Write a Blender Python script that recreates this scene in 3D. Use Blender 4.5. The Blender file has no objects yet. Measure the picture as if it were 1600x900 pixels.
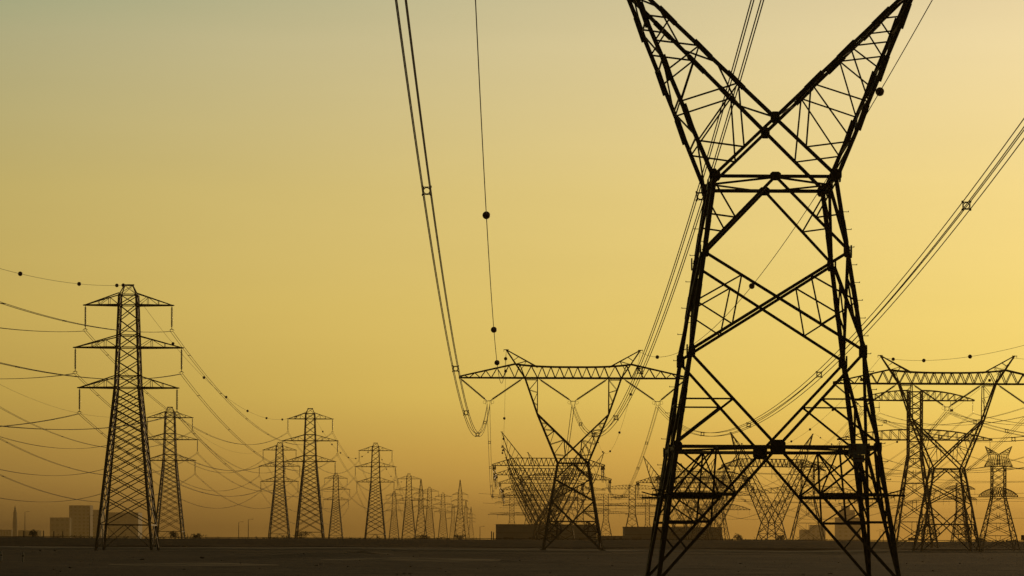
import bpy, math, random
from mathutils import Vector, Matrix, noise
R = math.radians
sc = bpy.context.scene
col = sc.collection

# ------------------------------------------------------------------ camera
F, HX, HY, ROLL = 4500.0, 800.0, 843.5, R(0.25)     # focal length and principal point measured in photo pixels
CAMZ = 2.0
cd = bpy.data.cameras.new('camera'); cam = bpy.data.objects.new('camera', cd); col.objects.link(cam)
cd.sensor_width = 36; cd.lens = F / 1600 * 36
cd.shift_y = (HY - 450) / 1600
cd.clip_start = 1; cd.clip_end = 30000
cam.matrix_world = Matrix.Translation((0, 0, CAMZ)) @ Matrix.Rotation(R(90), 4, 'X') @ Matrix.Rotation(ROLL, 4, 'Z')
sc.camera = cam
# ------------------------------------------------------------------ world
SUN_EL, SUN_AZ = 3.0, 24.0           # degrees; azimuth clockwise from +Y
w = bpy.data.worlds.new('World'); sc.world = w; w.use_nodes = True
nt = w.node_tree; N = nt.nodes; L = nt.links; N.clear()
def nn(t, **k):
    n = N.new(t)
    for a, b in k.items(): setattr(n, a, b)
    return n
def srgb(r, g, b):
    f = lambda c: (c/255/12.92) if c/255 <= .04045 else ((c/255+.055)/1.055)**2.4
    return (f(r), f(g), f(b), 1)
def mth(op, a, b=None, clamp=False):
    n = nn('ShaderNodeMath', operation=op); n.use_clamp = clamp
    for i, v in enumerate((a, b)):
        if v is None: continue
        if hasattr(v, 'is_output'): L.new(v, n.inputs[i])
        else: n.inputs[i].default_value = v
    return n.outputs[0]
tc = nn('ShaderNodeTexCoord'); sp = nn('ShaderNodeSeparateXYZ'); L.new(tc.outputs['Generated'], sp.inputs[0])
z = sp.outputs[2]
# two elevation ramps: the darker, cooler left of the view and the bright side towards the sun
ELS = (0.004, 0.014, 0.03, 0.05, 0.08, 0.12, 0.17, 0.187, 0.27, 0.47, 1.0)
LEFT = ((107, 79, 38), (153, 117, 55), (174, 138, 64), (195, 163, 77), (201, 174, 90), (194, 175, 104), (175, 170, 126), (158, 164, 126), (112, 116, 88), (58, 58, 46), (26, 27, 28))
RIGHT = ((222, 162, 64), (238, 180, 77), (255, 203, 92), (255, 219, 108), (248, 219, 122), (245, 219, 139), (239, 219, 164), (229, 210, 162), (160, 150, 112), (70, 66, 50), (26, 27, 28))
LEFT, RIGHT = [tuple((min(255, r_+2), g_+1, b_+2) for r_, g_, b_ in t_) for t_ in (LEFT, RIGHT)]   # a touch brighter
mr = mth('MULTIPLY', z, 1.0, True)
sz = nn('ShaderNodeMath', operation='POWER'); L.new(mr, sz.inputs[0]); sz.inputs[1].default_value = .5   # finer steps near the horizon
def sky_ramp(cols):
    r_ = nn('ShaderNodeValToRGB'); e_ = r_.color_ramp.elements; r_.color_ramp.interpolation = 'LINEAR'
    e_[0].position, e_[0].color = ELS[0]**.5, srgb(*cols[0]); e_[1].position, e_[1].color = 1, srgb(*cols[-1])
    for p_, c_ in zip(ELS[1:-1], cols[1:-1]): n_ = e_.new(p_**.5); n_.color = srgb(*c_)
    L.new(sz.outputs[0], r_.inputs[0]); return r_
rl, rr = sky_ramp(LEFT), sky_ramp(RIGHT)
sx, sy = math.sin(R(SUN_AZ)), math.cos(R(SUN_AZ))
dt = mth('ADD', mth('MULTIPLY', sp.outputs[0], sx), mth('MULTIPLY', sp.outputs[1], sy))
az = nn('ShaderNodeMapRange'); az.interpolation_type = 'SMOOTHSTEP'
L.new(dt, az.inputs[0])
for i, v in zip((1, 2, 3, 4), (-0.05, 0.82, 0.06, 1.0)): az.inputs[i].default_value = v
lr = nn('ShaderNodeMapRange'); L.new(sp.outputs[0], lr.inputs[0])
for i, v in zip((1, 2, 3, 4), (-0.175, 0.175, 0.0, 1.0)): lr.inputs[i].default_value = v
m1 = nn('ShaderNodeMix', data_type='RGBA'); L.new(lr.outputs[0], m1.inputs[0])
L.new(rl.outputs[0], m1.inputs[6]); L.new(rr.outputs[0], m1.inputs[7])
m2 = nn('ShaderNodeMix', data_type='RGBA', blend_type='MULTIPLY'); m2.inputs[0].default_value = 1
L.new(m1.outputs[2], m2.inputs[6]); L.new(az.outputs[0], m2.inputs[7])
mp = nn('ShaderNodeMapping'); mp.inputs['Scale'].default_value = (5, 5, 42); L.new(tc.outputs['Generated'], mp.inputs[0])
nz = nn('ShaderNodeTexNoise'); nz.inputs['Scale'].default_value = 1.3; nz.inputs['Detail'].default_value = 5; L.new(mp.outputs[0], nz.inputs['Vector'])
nr = nn('ShaderNodeMapRange'); L.new(nz.outputs['Fac'], nr.inputs[0])
for i, v in zip((1, 2, 3, 4), (0.3, 0.7, 0.985, 1.015)): nr.inputs[i].default_value = v
m3 = nn('ShaderNodeMix', data_type='RGBA', blend_type='MULTIPLY'); m3.inputs[0].default_value = 1
L.new(m2.outputs[2], m3.inputs[6]); L.new(nr.outputs[0], m3.inputs[7]); m2 = m3
bg1 = nn('ShaderNodeBackground'); L.new(m2.outputs[2], bg1.inputs[0]); bg1.inputs[1].default_value = 1.0
sky = nn('ShaderNodeTexSky', sky_type='NISHITA'); sky.sun_disc = False
sky.sun_elevation = R(SUN_EL); sky.sun_rotation = R(SUN_AZ); sky.dust_density = 8; sky.air_density = 1.5; sky.ozone_density = .5
bg2 = nn('ShaderNodeBackground'); L.new(sky.outputs[0], bg2.inputs[0]); bg2.inputs[1].default_value = 0.004
ad = nn('ShaderNodeAddShader'); L.new(bg1.outputs[0], ad.inputs[0]); L.new(bg2.outputs[0], ad.inputs[1])
wo = nn('ShaderNodeOutputWorld'); L.new(ad.outputs[0], wo.inputs[0])
# ------------------------------------------------------------------ sun
sd = bpy.data.lights.new('sun', 'SUN'); sd.energy = 0.8; sd.angle = R(2.0); sd.color = (1, .66, .32)
so = bpy.data.objects.new('sun', sd); col.objects.link(so)
dirv = Vector((sx*math.cos(R(SUN_EL)), sy*math.cos(R(SUN_EL)), math.sin(R(SUN_EL))))
so.rotation_euler = dirv.to_track_quat('Z', 'Y').to_euler(); so.location = dirv*300
vs = sc.view_settings
sc.display_settings.display_device = 'sRGB'
vs.view_transform = 'Standard'; vs.look = 'None'; vs.gamma = 1; vs.exposure = 0; vs.use_curve_mapping = False
sc.cycles.volume_bounces = 1
sc.cycles.max_bounces = 4

# ------------------------------------------------------------------ materials
def mat(name, colr, rough=.6, metal=0.0, nscale=2.0, var=.35, col2=None, bump=0.0, detail=4):
    m = bpy.data.materials.new(name); m.use_nodes = True
    t = m.node_tree; b = t.nodes['Principled BSDF']
    b.inputs['Roughness'].default_value = rough; b.inputs['Metallic'].default_value = metal
    tcx = t.nodes.new('ShaderNodeTexCoord'); ns = t.nodes.new('ShaderNodeTexNoise')
    ns.inputs['Scale'].default_value = nscale; ns.inputs['Detail'].default_value = detail
    t.links.new(tcx.outputs['Object'], ns.inputs['Vector'])
    cr = t.nodes.new('ShaderNodeValToRGB')
    a = col2 or tuple(c*(1-var) for c in colr)
    cr.color_ramp.elements[0].position = .35; cr.color_ramp.elements[0].color = (*a, 1)
    cr.color_ramp.elements[1].position = .68; cr.color_ramp.elements[1].color = (*colr, 1)
    t.links.new(ns.outputs['Fac'], cr.inputs[0]); t.links.new(cr.outputs[0], b.inputs['Base Color'])
    if bump:
        bp = t.nodes.new('ShaderNodeBump'); bp.inputs['Strength'].default_value = bump
        t.links.new(ns.outputs['Fac'], bp.inputs['Height']); t.links.new(bp.outputs[0], b.inputs['Normal'])
    return m
M = {
 'steel': mat('weathered_steel', (.13, .112, .085), .62, .25, 3.0, .5, (.065, .048, .030)),
 'plate': mat('gusset_steel', (.10, .088, .066), .6, .25, 6.0, .4),
 'cable': mat('aluminium_conductor', (.040, .034, .025), .85, 0, 1.0, .3),
 'ball': mat('red_marker_paint', (.13, .018, .010), .5, 0, 3.0, .45),
 'glass': mat('insulator_glaze', (.045, .040, .030), .3, 0, 8.0, .3),
 'sign': mat('grey_sign_paint', (.50, .51, .50), .5, 0, 9.0, .45),
 'red': mat('red_sign_paint', (.16, .05, .04), .5, 0, 5.0, .2),
 'white': mat('chalky_white_paint', (.60, .58, .52), .7, 0, 5.0, .3),
 'concrete': mat('grey_concrete', (.44, .42, .37), .85, 0, .3, .25, bump=.1),
 'panel': mat('ribbed_grey_panel', (.46, .47, .44), .7, 0, .15, .2),
 'dark': mat('dark_opening', (.24, .22, .19), .4, 0, 1.0, .3),
 'leaf': mat('dusty_leaves', (.055, .060, .025), .8, 0, 2.0, .5),
 'bark': mat('dry_bark', (.10, .07, .045), .9, 0, 3.0, .4),
 'stone': mat('pale_rubble', (.26, .20, .14), .9, 0, 4.0, .4),
 'rubber': mat('black_rubber', (.02, .02, .02), .8, 0, 4.0, .3),
}

# ------------------------------------------------------------------ helpers
class MB:
    def __init__(s): s.v = []; s.f = []
    def add(s, vs_, fs):
        o = len(s.v); s.v += [tuple(p) for p in vs_]; s.f += [tuple(i+o for i in f) for f in fs]
    def bar(s, p, q, wd, ref=None, th=None):
        """plain square bar"""
        p, q = Vector(p), Vector(q); d = q-p
        if d.length < 1e-4: return
        d.normalize(); ref = Vector(ref) if ref is not None else Vector((0, 1, 0))
        u = d.cross(ref)
        if u.length < .05: u = d.cross(Vector((1, 0, .3)))
        u.normalize(); v = d.cross(u); th = th or wd; u = u*wd/2; v = v*th/2
        s.add([p-u-v, p+u-v, p+u+v, p-u+v, q-u-v, q+u-v, q+u+v, q-u+v],
              [(0, 3, 2, 1), (4, 5, 6, 7), (0, 1, 5, 4), (1, 2, 6, 5), (2, 3, 7, 6), (3, 0, 4, 7)])
    def ang(s, p, q, wd, ref, th=None):
        """rolled steel L section; ref = face normal"""
        p, q = Vector(p), Vector(q); d = (q-p)
        if d.length < 1e-4: return
        d.normalize(); ref = Vector(ref); u = d.cross(ref)
        if u.length < .05: u = d.cross(Vector((1, 0, .3)))
        u.normalize(); v = u.cross(d).normalized(); t = th or wd*.13
        pr = [(0, 0), (wd, 0), (wd, t), (t, t), (t, wd), (0, wd)]
        a = [p + u*(x-wd/2) - v*y for x, y in pr]; b = [q + u*(x-wd/2) - v*y for x, y in pr]
        s.add(a+b, [tuple(range(5, -1, -1)), tuple(range(6, 12))] + [(i, (i+1) % 6, (i+1) % 6+6, i+6) for i in range(6)])
    def box(s, c, h):
        x, y, z_ = c; a, b, e = h
        s.add([(x+i*a, y+j*b, z_+k*e) for k in (-1, 1) for i, j in ((-1, -1), (1, -1), (1, 1), (-1, 1))],
              [(0, 3, 2, 1), (4, 5, 6, 7), (0, 1, 5, 4), (1, 2, 6, 5), (2, 3, 7, 6), (3, 0, 4, 7)])
    def tube(s, pts, r, n=5, rs=None):
        pts = [Vector(p) for p in pts]; o = len(s.v); k = len(pts)
        for i, p in enumerate(pts):
            d = (pts[min(i+1, k-1)]-pts[max(i-1, 0)]).normalized()
            u = d.cross(Vector((0, 0, 1)))
            if u.length < .05: u = d.cross(Vector((1, 0, 0)))
            u.normalize(); v = d.cross(u); rr = rs[i] if rs else r
            for j in range(n):
                a = 2*math.pi*j/n; s.v.append(tuple(p+u*math.cos(a)*rr+v*math.sin(a)*rr))
        for i in range(k-1):
            for j in range(n):
                a = o+i*n+j; b = o+i*n+(j+1) % n; s.f.append((a, b, b+n, a+n))
        s.f.append(tuple(o+j for j in range(n-1, -1, -1))); s.f.append(tuple(o+(k-1)*n+j for j in range(n)))
    def ball(s, c, r, nu=14, nv=9):
        o = len(s.v); c = Vector(c)
        s.v.append(tuple(c+Vector((0, 0, r))))
        for i in range(1, nv):
            t = math.pi*i/nv
            for j in range(nu):
                a = 2*math.pi*j/nu; s.v.append(tuple(c+Vector((math.sin(t)*math.cos(a), math.sin(t)*math.sin(a), math.cos(t)))*r))
        s.v.append(tuple(c-Vector((0, 0, r)))); e = len(s.v)-1
        for j in range(nu):
            s.f.append((o, o+1+j, o+1+(j+1) % nu)); b = o+1+(nv-2)*nu; s.f.append((e, b+(j+1) % nu, b+j))
        for i in range(nv-2):
            for j in range(nu):
                a = o+1+i*nu+j; b = o+1+i*nu+(j+1) % nu; s.f.append((a, a+nu, b+nu, b))
    def build(s, name, m, parent=None, loc=None, smooth=False):
        me = bpy.data.meshes.new(name); me.from_pydata(s.v, [], s.f); me.materials.append(m); me.validate()
        if smooth:
            for p in me.polygons: p.use_smooth = True
        o = bpy.data.objects.new(name, me); col.objects.link(o)
        if parent: o.parent = parent
        if loc: o.location = loc
        return o
def tag(o, label=None, cat=None, group=None, kind=None):
    for k, v in (('label', label), ('category', cat), ('group', group), ('kind', kind)):
        if v: o[k] = v
    return o
def thing(name, loc, label, cat, group=None, rz=0):
    o = bpy.data.objects.new(name, None); col.objects.link(o); o.location = loc; o.rotation_euler = (0, 0, rz)
    o.empty_display_size = 1
    return tag(o, label, cat, group)
def copy_tree(o, parent=None):
    c = o.copy(); col.objects.link(c)
    if parent: c.parent = parent
    for ch in list(kids.get(o.name, [])): copy_tree(ch, c)
    return c
kids = {}
def index_kids():
    kids.clear()
    for o in bpy.data.objects:
        if o.parent: kids.setdefault(o.parent.name, []).append(o)
def at(px, py, Y):
    """photo pixel at depth Y -> world point"""
    a, b = px-HX, HY-py; c, s = math.cos(ROLL), math.sin(ROLL)
    return Vector(((a*c-b*s)*Y/F, Y, CAMZ+(a*s+b*c)*Y/F))
lerp = lambda a, b, t: Vector(a)*(1-t)+Vector(b)*t

# ------------------------------------------------------------------ ground
def gh(x, y):
    """ground height"""
    n = noise.noise(Vector((x*.010, y*.006, 1.3)))*.45 + noise.noise(Vector((x*.05, y*.03, 7.7)))*.13
    n += noise.noise(Vector((x*.21, y*.12, 3.1)))*.07 + max(0, noise.noise(Vector((x*.035, y*.016, 5.5))))*.45
    n += .5*math.exp(-(((x+20)/9)**2+((y-330)/22)**2)) + .35*math.exp(-(((x+4)/14)**2+((y-290)/16)**2))
    far = max(0, min(1, (y-900)/900))
    return n*(1-far)*max(0.25, min(1, (y-60)/120)) - .12
def ground():
    ys = [-300, -150, -60, 0]; y = 12
    while y < 1200: ys.append(y); y *= 1.0135; 
    while y < 14000: ys.append(y); y *= 1.12
    ys.append(14000)
    us = [i/110*2-1 for i in range(111)]
    mb = MB(); nx = len(us)
    for y in ys:
        half = max(90, .24*abs(y)+60) if y < 1200 else 348+(y-1200)*1.0
        for u in us:
            x = u*half*(1+2.2*u**6)
            mb.v.append((x, y, gh(x, y)))
    for i in range(len(ys)-1):
        for j in range(nx-1):
            a = i*nx+j; mb.f.append((a, a+1, a+nx+1, a+nx))
    return mb
def ground_mat():
    m = bpy.data.materials.new('desert_sand'); m.use_nodes = True; t = m.node_tree; b = t.nodes['Principled BSDF']
    b.inputs['Roughness'].default_value = .95; b.inputs['Specular IOR Level'].default_value = .15
    tcx = t.nodes.new('ShaderNodeTexCoord')
    def noi(sc_, det, vec):
        mp = t.nodes.new('ShaderNodeMapping'); mp.inputs['Scale'].default_value = vec
        t.links.new(tcx.outputs['Object'], mp.inputs[0])
        n = t.nodes.new('ShaderNodeTexNoise'); n.inputs['Scale'].default_value = sc_; n.inputs['Detail'].default_value = det
        t.links.new(mp.outputs[0], n.inputs['Vector']); return n.outputs['Fac']
    a = noi(.03, 6, (1, .35, 1)); c = noi(.35, 5, (.6, 1, 1)); d = noi(3.5, 3, (1, 1, 1))
    r1 = t.nodes.new('ShaderNodeValToRGB'); e = r1.color_ramp.elements
    e[0].position = .41; e[0].color = (.052, .029, .014, 1); e[1].position = .60; e[1].color = (.140, .078, .036, 1)
    x = e.new(.5); x.color = (.085, .048, .023, 1)
    mx = t.nodes.new('ShaderNodeMath'); mx.operation = 'MULTIPLY_ADD'; mx.inputs[1].default_value = .45
    t.links.new(c, mx.inputs[0]); 
    m3 = t.nodes.new('ShaderNodeMath'); m3.operation = 'MULTIPLY'; m3.inputs[1].default_value = .55; t.links.new(a, m3.inputs[0])
    t.links.new(m3.outputs[0], mx.inputs[2]); t.links.new(mx.outputs[0], r1.inputs[0])
    m4 = t.nodes.new('ShaderNodeMix'); m4.data_type = 'RGBA'; m4.blend_type = 'MULTIPLY'; m4.inputs[0].default_value = .7
    r2 = t.nodes.new('ShaderNodeValToRGB'); r2.color_ramp.elements[0].position = .3; r2.color_ramp.elements[0].color = (.62, .60, .58, 1)
    r2.color_ramp.elements[1].position = .6; t.links.new(d, r2.inputs[0])
    t.links.new(r1.outputs[0], m4.inputs[6]); t.links.new(r2.outputs[0], m4.inputs[7])
    t.links.new(m4.outputs[2], b.inputs['Base Color'])
    bp = t.nodes.new('ShaderNodeBump'); bp.inputs['Strength'].default_value = .8; bp.inputs['Distance'].default_value = .6
    t.links.new(c, bp.inputs['Height']); t.links.new(bp.outputs[0], b.inputs['Normal'])
    return m
M['sand'] = ground_mat()
g = ground().build('ground', M['sand'], smooth=True); tag(g, kind='structure')
# low bulldozed bank that crosses the plain, with a track in front of it
def bank(name, y0, hgt, wid, m, seed, half=900, dz=0.0):
    mb = MB(); n = 260; prof = [(-wid, -.5), (-wid*.45, hgt*.62), (-wid*.18, hgt), (wid*.2, hgt*.95), (wid*.5, hgt*.5), (wid, -.5)]
    for i in range(n+1):
        x = -half + 2*half*i/n
        k = 1+.16*noise.noise(Vector((x*.02, seed, 0)))+.10*noise.noise(Vector((x*.11, seed, 4)))
        yy = y0+6*noise.noise(Vector((x*.004, seed, 9)))+x*.03
        for a, b in prof: mb.v.append((x, yy+a, b*k if b > 0 else b))
    p = len(prof)
    for i in range(n):
        for j in range(p-1):
            a = i*p+j; mb.f.append((a, a+p, a+p+1, a+1))
    return tag(mb.build(name, m, smooth=True), kind='structure')
M['berm'] = mat('dark_earth', (.055, .036, .021), .95, 0, .08, .4, bump=.4)
M['track'] = mat('packed_track_sand', (.17, .12, .075), .95, 0, .12, .25, bump=.2)
bank('earth_bank', 900, 2.1, 60, M['sand'], 2.2)
bank('earth_bank', 680, .38, 8, M['sand'], 5.7, 520)
mb = MB(); n = 160
for i in range(n+1):
    x = -420+840*i/n; y0 = 560+x*.05+5*noise.noise(Vector((x*.01, 8, 0)))
    for a, zz in ((-16, .0), (-8, .30), (8, .31), (16, .0)): mb.v.append((x, y0+a, gh(x, y0+a)+zz if abs(a) < 10 else -.6))
for i in range(n):
    for j in range(3):
        a = i*4+j; mb.f.append((a, a+4, a+5, a+1))
tag(mb.build('dirt_track', M['track'], smooth=True), kind='structure')

mb = MB(); pts = []
for i in range(241):
    x = -420+840*i/240; yy = 893+6*noise.noise(Vector((x*.004, 2.2, 9)))+x*.03; pts.append((x, yy, 2.35))
    if i % 3 == 0: mb.bar((x, yy, 1.2), (x, yy, 2.3), .12)
mb.tube(pts, .11, 5); mb.tube([(p[0], p[1], p[2]-.5) for p in pts], .09, 5)
tag(mb.build('guard_rail', M['plate']), 'long low dark rail running along the crest of the earth bank', 'guard rail')

# ------------------------------------------------------------------ insulators and fittings (shared)
def string_mb(p, q, r=.075, disc=.15, n=None):
    """ribbed insulator string from p to q"""
    mb = MB(); p, q = Vector(p), Vector(q); Ln = (q-p).length; n = n or max(8, int(Ln/.19))
    pts, rs = [p], [.03]
    for i in range(n):
        t = .07+.86*i/n
        pts += [lerp(p, q, t), lerp(p, q, t+.25*.86/n), lerp(p, q, t+.6*.86/n)]; rs += [r*.55, disc, r*.55]
    pts.append(q); rs.append(.03)
    mb.tube(pts, r, 7, rs); return mb
def ring_mb(c, r, t=.02, axis='Y', n=14):
    mb = MB(); c = Vector(c); pts = []
    for i in range(n+1):
        a = 2*math.pi*i/n
        pts.append(c+(Vector((math.cos(a), 0, math.sin(a))) if axis == 'Y' else Vector((math.cos(a), math.sin(a), 0)))*r)
    mb.tube(pts, t, 5); return mb

# ------------------------------------------------------------------ lattice bodies
FACES = [((0, -1, 0), (-1, -1), (1, -1)), ((1, 0, 0), (1, -1), (1, 1)), ((0, 1, 0), (1, 1), (-1, 1)), ((-1, 0, 0), (-1, 1), (-1, -1))]
def corner(c, h, z_, d=None): return Vector((c[0]*h, c[1]*(d if d is not None else h), z_))
def face_pts(fc, lv): return corner(fc[1], lv[1], lv[0]), corner(fc[2], lv[1], lv[0])
def plate(mb, c, n_, s1, s2, t=.03):
    """octagonal gusset plate lying in the face with normal n_"""
    n_ = Vector(n_); u = Vector((0, 0, 1)).cross(n_).normalized(); v = n_.cross(u)
    P = [(-1, -.6), (-.6, -1), (.6, -1), (1, -.6), (1, .6), (.6, 1), (-.6, 1), (-1, .6)]
    a = [Vector(c)+u*x*s1/2+v*y*s2/2-n_*t for x, y in P]; b = [Vector(c)+u*x*s1/2+v*y*s2/2+n_*t for x, y in P]
    mb.add(a+b, [tuple(range(7, -1, -1)), tuple(range(8, 16))]+[(i, (i+1) % 8, (i+1) % 8+8, i+8) for i in range(8)])

# ================================================================== type A: waisted Y-shaped tower
def build_cat(root, wz, big=False):
    """wz = height of the waist. big: the near tower, every member is an angle section and parts are finer"""
    S = M['steel']
    base_h, wh = 5.73, 2.96
    hw = lambda z_: wh+(base_h-wh)*(1-z_/wz)
    zs = {'h': wz*.332, 'k2': wz*.566, 'k1': wz*.8135}
    W1, W2, W3 = (.195, .145, .078) if big else (.31, .20, .105)
    put = (lambda mb, p, q, wd, nrm: mb.ang(p, q, wd, nrm)) if big else (lambda mb, p, q, wd, nrm: mb.bar(p, q, wd, nrm, wd*.8))
    # legs
    for c in ((-1, -1), (1, -1), (1, 1), (-1, 1)):
        mb = MB(); nrm = Vector((c[0], c[1], 0)).normalized()
        pts = [corner(c, hw(z_), z_) for z_ in (-1.0, zs['h'], zs['k2'], zs['k1'], wz)]
        for a, b in zip(pts, pts[1:]):
            if big:
                # two equal flanges, one in each face
                for ax in (Vector((-c[0], 0, 0)), Vector((0, -c[1], 0))):
                    d = (b-a).normalized(); t = .035
                    n2 = d.cross(ax).normalized()*t/2
                    A = [a-n2, a+n2, a+n2+ax*W1, a-n2+ax*W1]; B = [b-n2, b+n2, b+n2+ax*W1, b-n2+ax*W1]
                    mb.add(A+B, [(0, 3, 2, 1), (4, 5, 6, 7), (0, 1, 5, 4), (1, 2, 6, 5), (2, 3, 7, 6), (3, 0, 4, 7)])
            else: mb.bar(a, b, W1, nrm)
        leg = mb.build('leg', S, root)
        if big:
            # splice plates on the leg
            for z_ in (2.6, 8.6, 13.6, 16.7):
                sp_ = MB()
                p = corner(c, hw(z_-.55), z_-.55)+nrm*.012; q = corner(c, hw(z_+.55), z_+.55)+nrm*.012
                sp_.bar(p+Vector((-c[0]*.12, 0, 0)), q+Vector((-c[0]*.12, 0, 0)), .185, (0, 1, 0), .05)
                sp_.bar(p+Vector((0, -c[1]*.12, 0)), q+Vector((0, -c[1]*.12, 0)), .185, (1, 0, 0), .05)
                sp_.build('splice_plate', M['plate'], leg)
            if c in ((1, -1), (-1, 1), (-1, -1)):
                z_ = 3.2
                while z_ < wz-1:
                    st = MB(); p = corner(c, hw(z_), z_); st.bar(p-Vector((c[0]*.05, 0, 0)), p+Vector((c[0]*.26, 0, 0)), .028)
                    st.bar(p+Vector((c[0]*.25, 0, -.02)), p+Vector((c[0]*.25, 0, .05)), .03, (1, 0, 0))
                    z_ += .85 if c[0] > 0 else 1.3
                    st.build('step_bolt', M['plate'], leg)
        if True:
            ft = MB(); b0 = corner(c, hw(0), 0); ft.box((b0.x, b0.y, -.45), (.55, .55, .66)); ft.build('concrete_footing', M['concrete'], leg)
    # faces
    for fi, fc in enumerate(FACES):
        nrm = fc[0]; L0, R0 = face_pts(fc, (0, hw(0))); Lh, Rh = face_pts(fc, (zs['h'], hw(zs['h'])))
        L2, R2 = face_pts(fc, (zs['k2'], hw(zs['k2']))); L1, R1 = face_pts(fc, (zs['k1'], hw(zs['k1']))); LW, RW = face_pts(fc, (wz, hw(wz)))
        Cw, Ch = (LW+RW)/2, (Lh+Rh)/2
        dg = [(Cw, L1), (Cw, R1), (L1, R2), (R1, L2), (L2, Ch), (R2, Ch), (Ch, L0), (Ch, R0)]
        if big:
            for k, (p, q) in enumerate(dg):
                o = Vector(nrm)*(.10 if k in (3,) else 0)
                mb = MB(); put(mb, p+o, q+o, W2, nrm); mb.build('diagonal_brace', S, root)
            for p, q in ((LW, RW), (Lh, Rh)):
                mb = MB(); put(mb, p, q, W2+.02, nrm); mb.build('horizontal_strut', S, root)
        sec = MB()
        if not big:
            for p, q in dg+[(LW, RW), (Lh, Rh)]: put(sec, p, q, W2, nrm)
        def flush():
            nonlocal sec
            if big: sec.build('secondary_bracing', S, root); sec = MB()
        for (A1, A2, Ah, A0, B1, B2, B0, AW) in ((L1, L2, Lh, L0, R1, R2, R0, LW), (R1, R2, Rh, R0, L1, L2, L0, RW)):
            # top panel
            d = lerp(Cw, A1, .55); put(sec, d, lerp(AW, A1, .50), W3, nrm); put(sec, d, lerp(AW, A1, .03), W3, nrm)
            flush()
            # X panel
            mm = lerp(A1, A2, .5); P = lerp(A1, B2, .24); Q = lerp(A2, B1, .27)
            put(sec, mm, P, W3, nrm); put(sec, mm, Q, W3, nrm); put(sec, P, Q, W3, nrm)
            flush()
            # V panel
            d = lerp(A2, Ch, .5); put(sec, d, lerp(A2, Ah, .5), W3, nrm); put(sec, d, lerp(A2, Ah, .97), W2*.75, nrm)
            flush()
            # bottom panel
            T = lerp(Ah, Ch, .40); D1 = lerp(Ch, A0, .345); E1 = lerp(Ah, A0, .345); D2 = lerp(Ch, A0, .55); E2 = lerp(Ah, A0, .55)
            for p, q, ww in ((Ah, D1, W3*1.25), (D1, E1, W3*1.5), (D2, E2, W3*1.5), (T, E1, W3*1.1), (T, D2, W3*1.2), (T, D1, W3), (E1, D2, W3*.9), (E2, lerp(Ch, A0, .75), W3), (T, E2, W3*1.1)):
                put(sec, p, q, ww, nrm)
            flush()
        if not big: sec.build('face_bracing', S, root)
        if big:
            gp = M['plate']
            for c_, a, b in ((Ch, .72, .66), (Cw, .52, .42)):
                mb = MB(); plate(mb, c_+Vector(nrm)*.05, nrm, a, b); mb.build('gusset_plate', gp, root)
            for c_, a, b in ((L1, .30, .6), (R1, .30, .6), (L2, .32, .62), (R2, .32, .62), (Lh, .34, .45), (Rh, .34, .45), (LW, .40, .5), (RW, .40, .5)):
                mb = MB()
                ins = (Ch-Vector((0, 0, Ch.z))-Vector((c_.x, c_.y, 0))); ins.z = 0; ins = ins.normalized()*.15 if ins.length > 0 else Vector()
                plate(mb, c_+ins+Vector(nrm)*.045, nrm, a, b); mb.build('gusset_plate', gp, root)
    # plan bracing inside
    for z_ in (zs['h'], wz):
        pb = MB()
        c = [corner(k, hw(z_), z_) for k in ((-1, -1), (1, -1), (1, 1), (-1, 1))]
        mids = [(c[i]+c[(i+1) % 4])/2 for i in range(4)]
        for i in range(4): put(pb, mids[i], mids[(i+1) % 4], W3*1.2, (0, 0, 1))
        pb.build('plan_bracing', S, root)
    # -------- upper part, coordinates relative to the waist
    dep = lambda z_: 2.96-.118*(z_) if z_ < 16.6 else 1.0
    def P(x, dz, side): return Vector((x, side*dep(dz), wz+dz))
    for sgn in (-1, 1):
        for side in (-1, 1):
            nrm = (0, side, 0)
            W = P(sgn*wh, 0, side); Wo = P(-sgn*wh, 0, side); X = P(0, 2.85, side); Mt = P(sgn*6.95, 9.55, side); A = P(sgn*9.4, 16.6, side)
            mb = MB(); put(mb, W, Mt, W1, nrm); put(mb, Mt, A, W1, nrm); mb.build('arm_outer_chord', S, root)
            mb = MB(); put(mb, Wo, X, W1*.8, nrm); put(mb, X, Mt, W1*.9, nrm); mb.build('arm_inner_chord', S, root)
            mb = MB(); V = P(sgn*6.95, 16.6, side); put(mb, Mt, V, W2*.8, nrm)
            for a, b in ((.33, .25), (.33, .6), (.67, .6), (.67, .95), (.95, .95)): put(mb, lerp(Mt, A, a), lerp(Mt, V, b), W3*.8, nrm)
            # lattice between outer chord, inner chord and the crossed pieces
            Bm = lerp(X, W, .5); O = [lerp(W, Mt, t) for t in (.18, .38, .54, .69, .82)]; I = [lerp(X, Mt, t) for t in (.25, .52, .72)]
            for p, q in ((Bm, O[0]), (Bm, I[0]), (I[0], O[0]), (I[0], O[1]), (I[1], O[1]), (I[1], O[2]), (I[1], O[3]), (I[2], O[3]), (I[2], O[4])): put(mb, p, q, W3, nrm)
            mb.build('arm_lattice', S, root)
        mb = MB()
        Wf, Wb, Mf, Mk = P(sgn*wh, 0, -1), P(sgn*wh, 0, 1), P(sgn*6.95, 9.55, -1), P(sgn*6.95, 9.55, 1)
        k = 5
        for i in range(k):
            a, b = i/k, (i+1)/k
            p, q = (lerp(Wf, Mf, a), lerp(Wb, Mk, b)) if i % 2 else (lerp(Wb, Mk, a), lerp(Wf, Mf, b))
            mb.bar(p, q, W3*.9); mb.bar(lerp(Wf, Mf, b), lerp(Wb, Mk, b), W3*.9)
        Xf, Xb = P(0, 2.85, -1), P(0, 2.85, 1)
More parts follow.
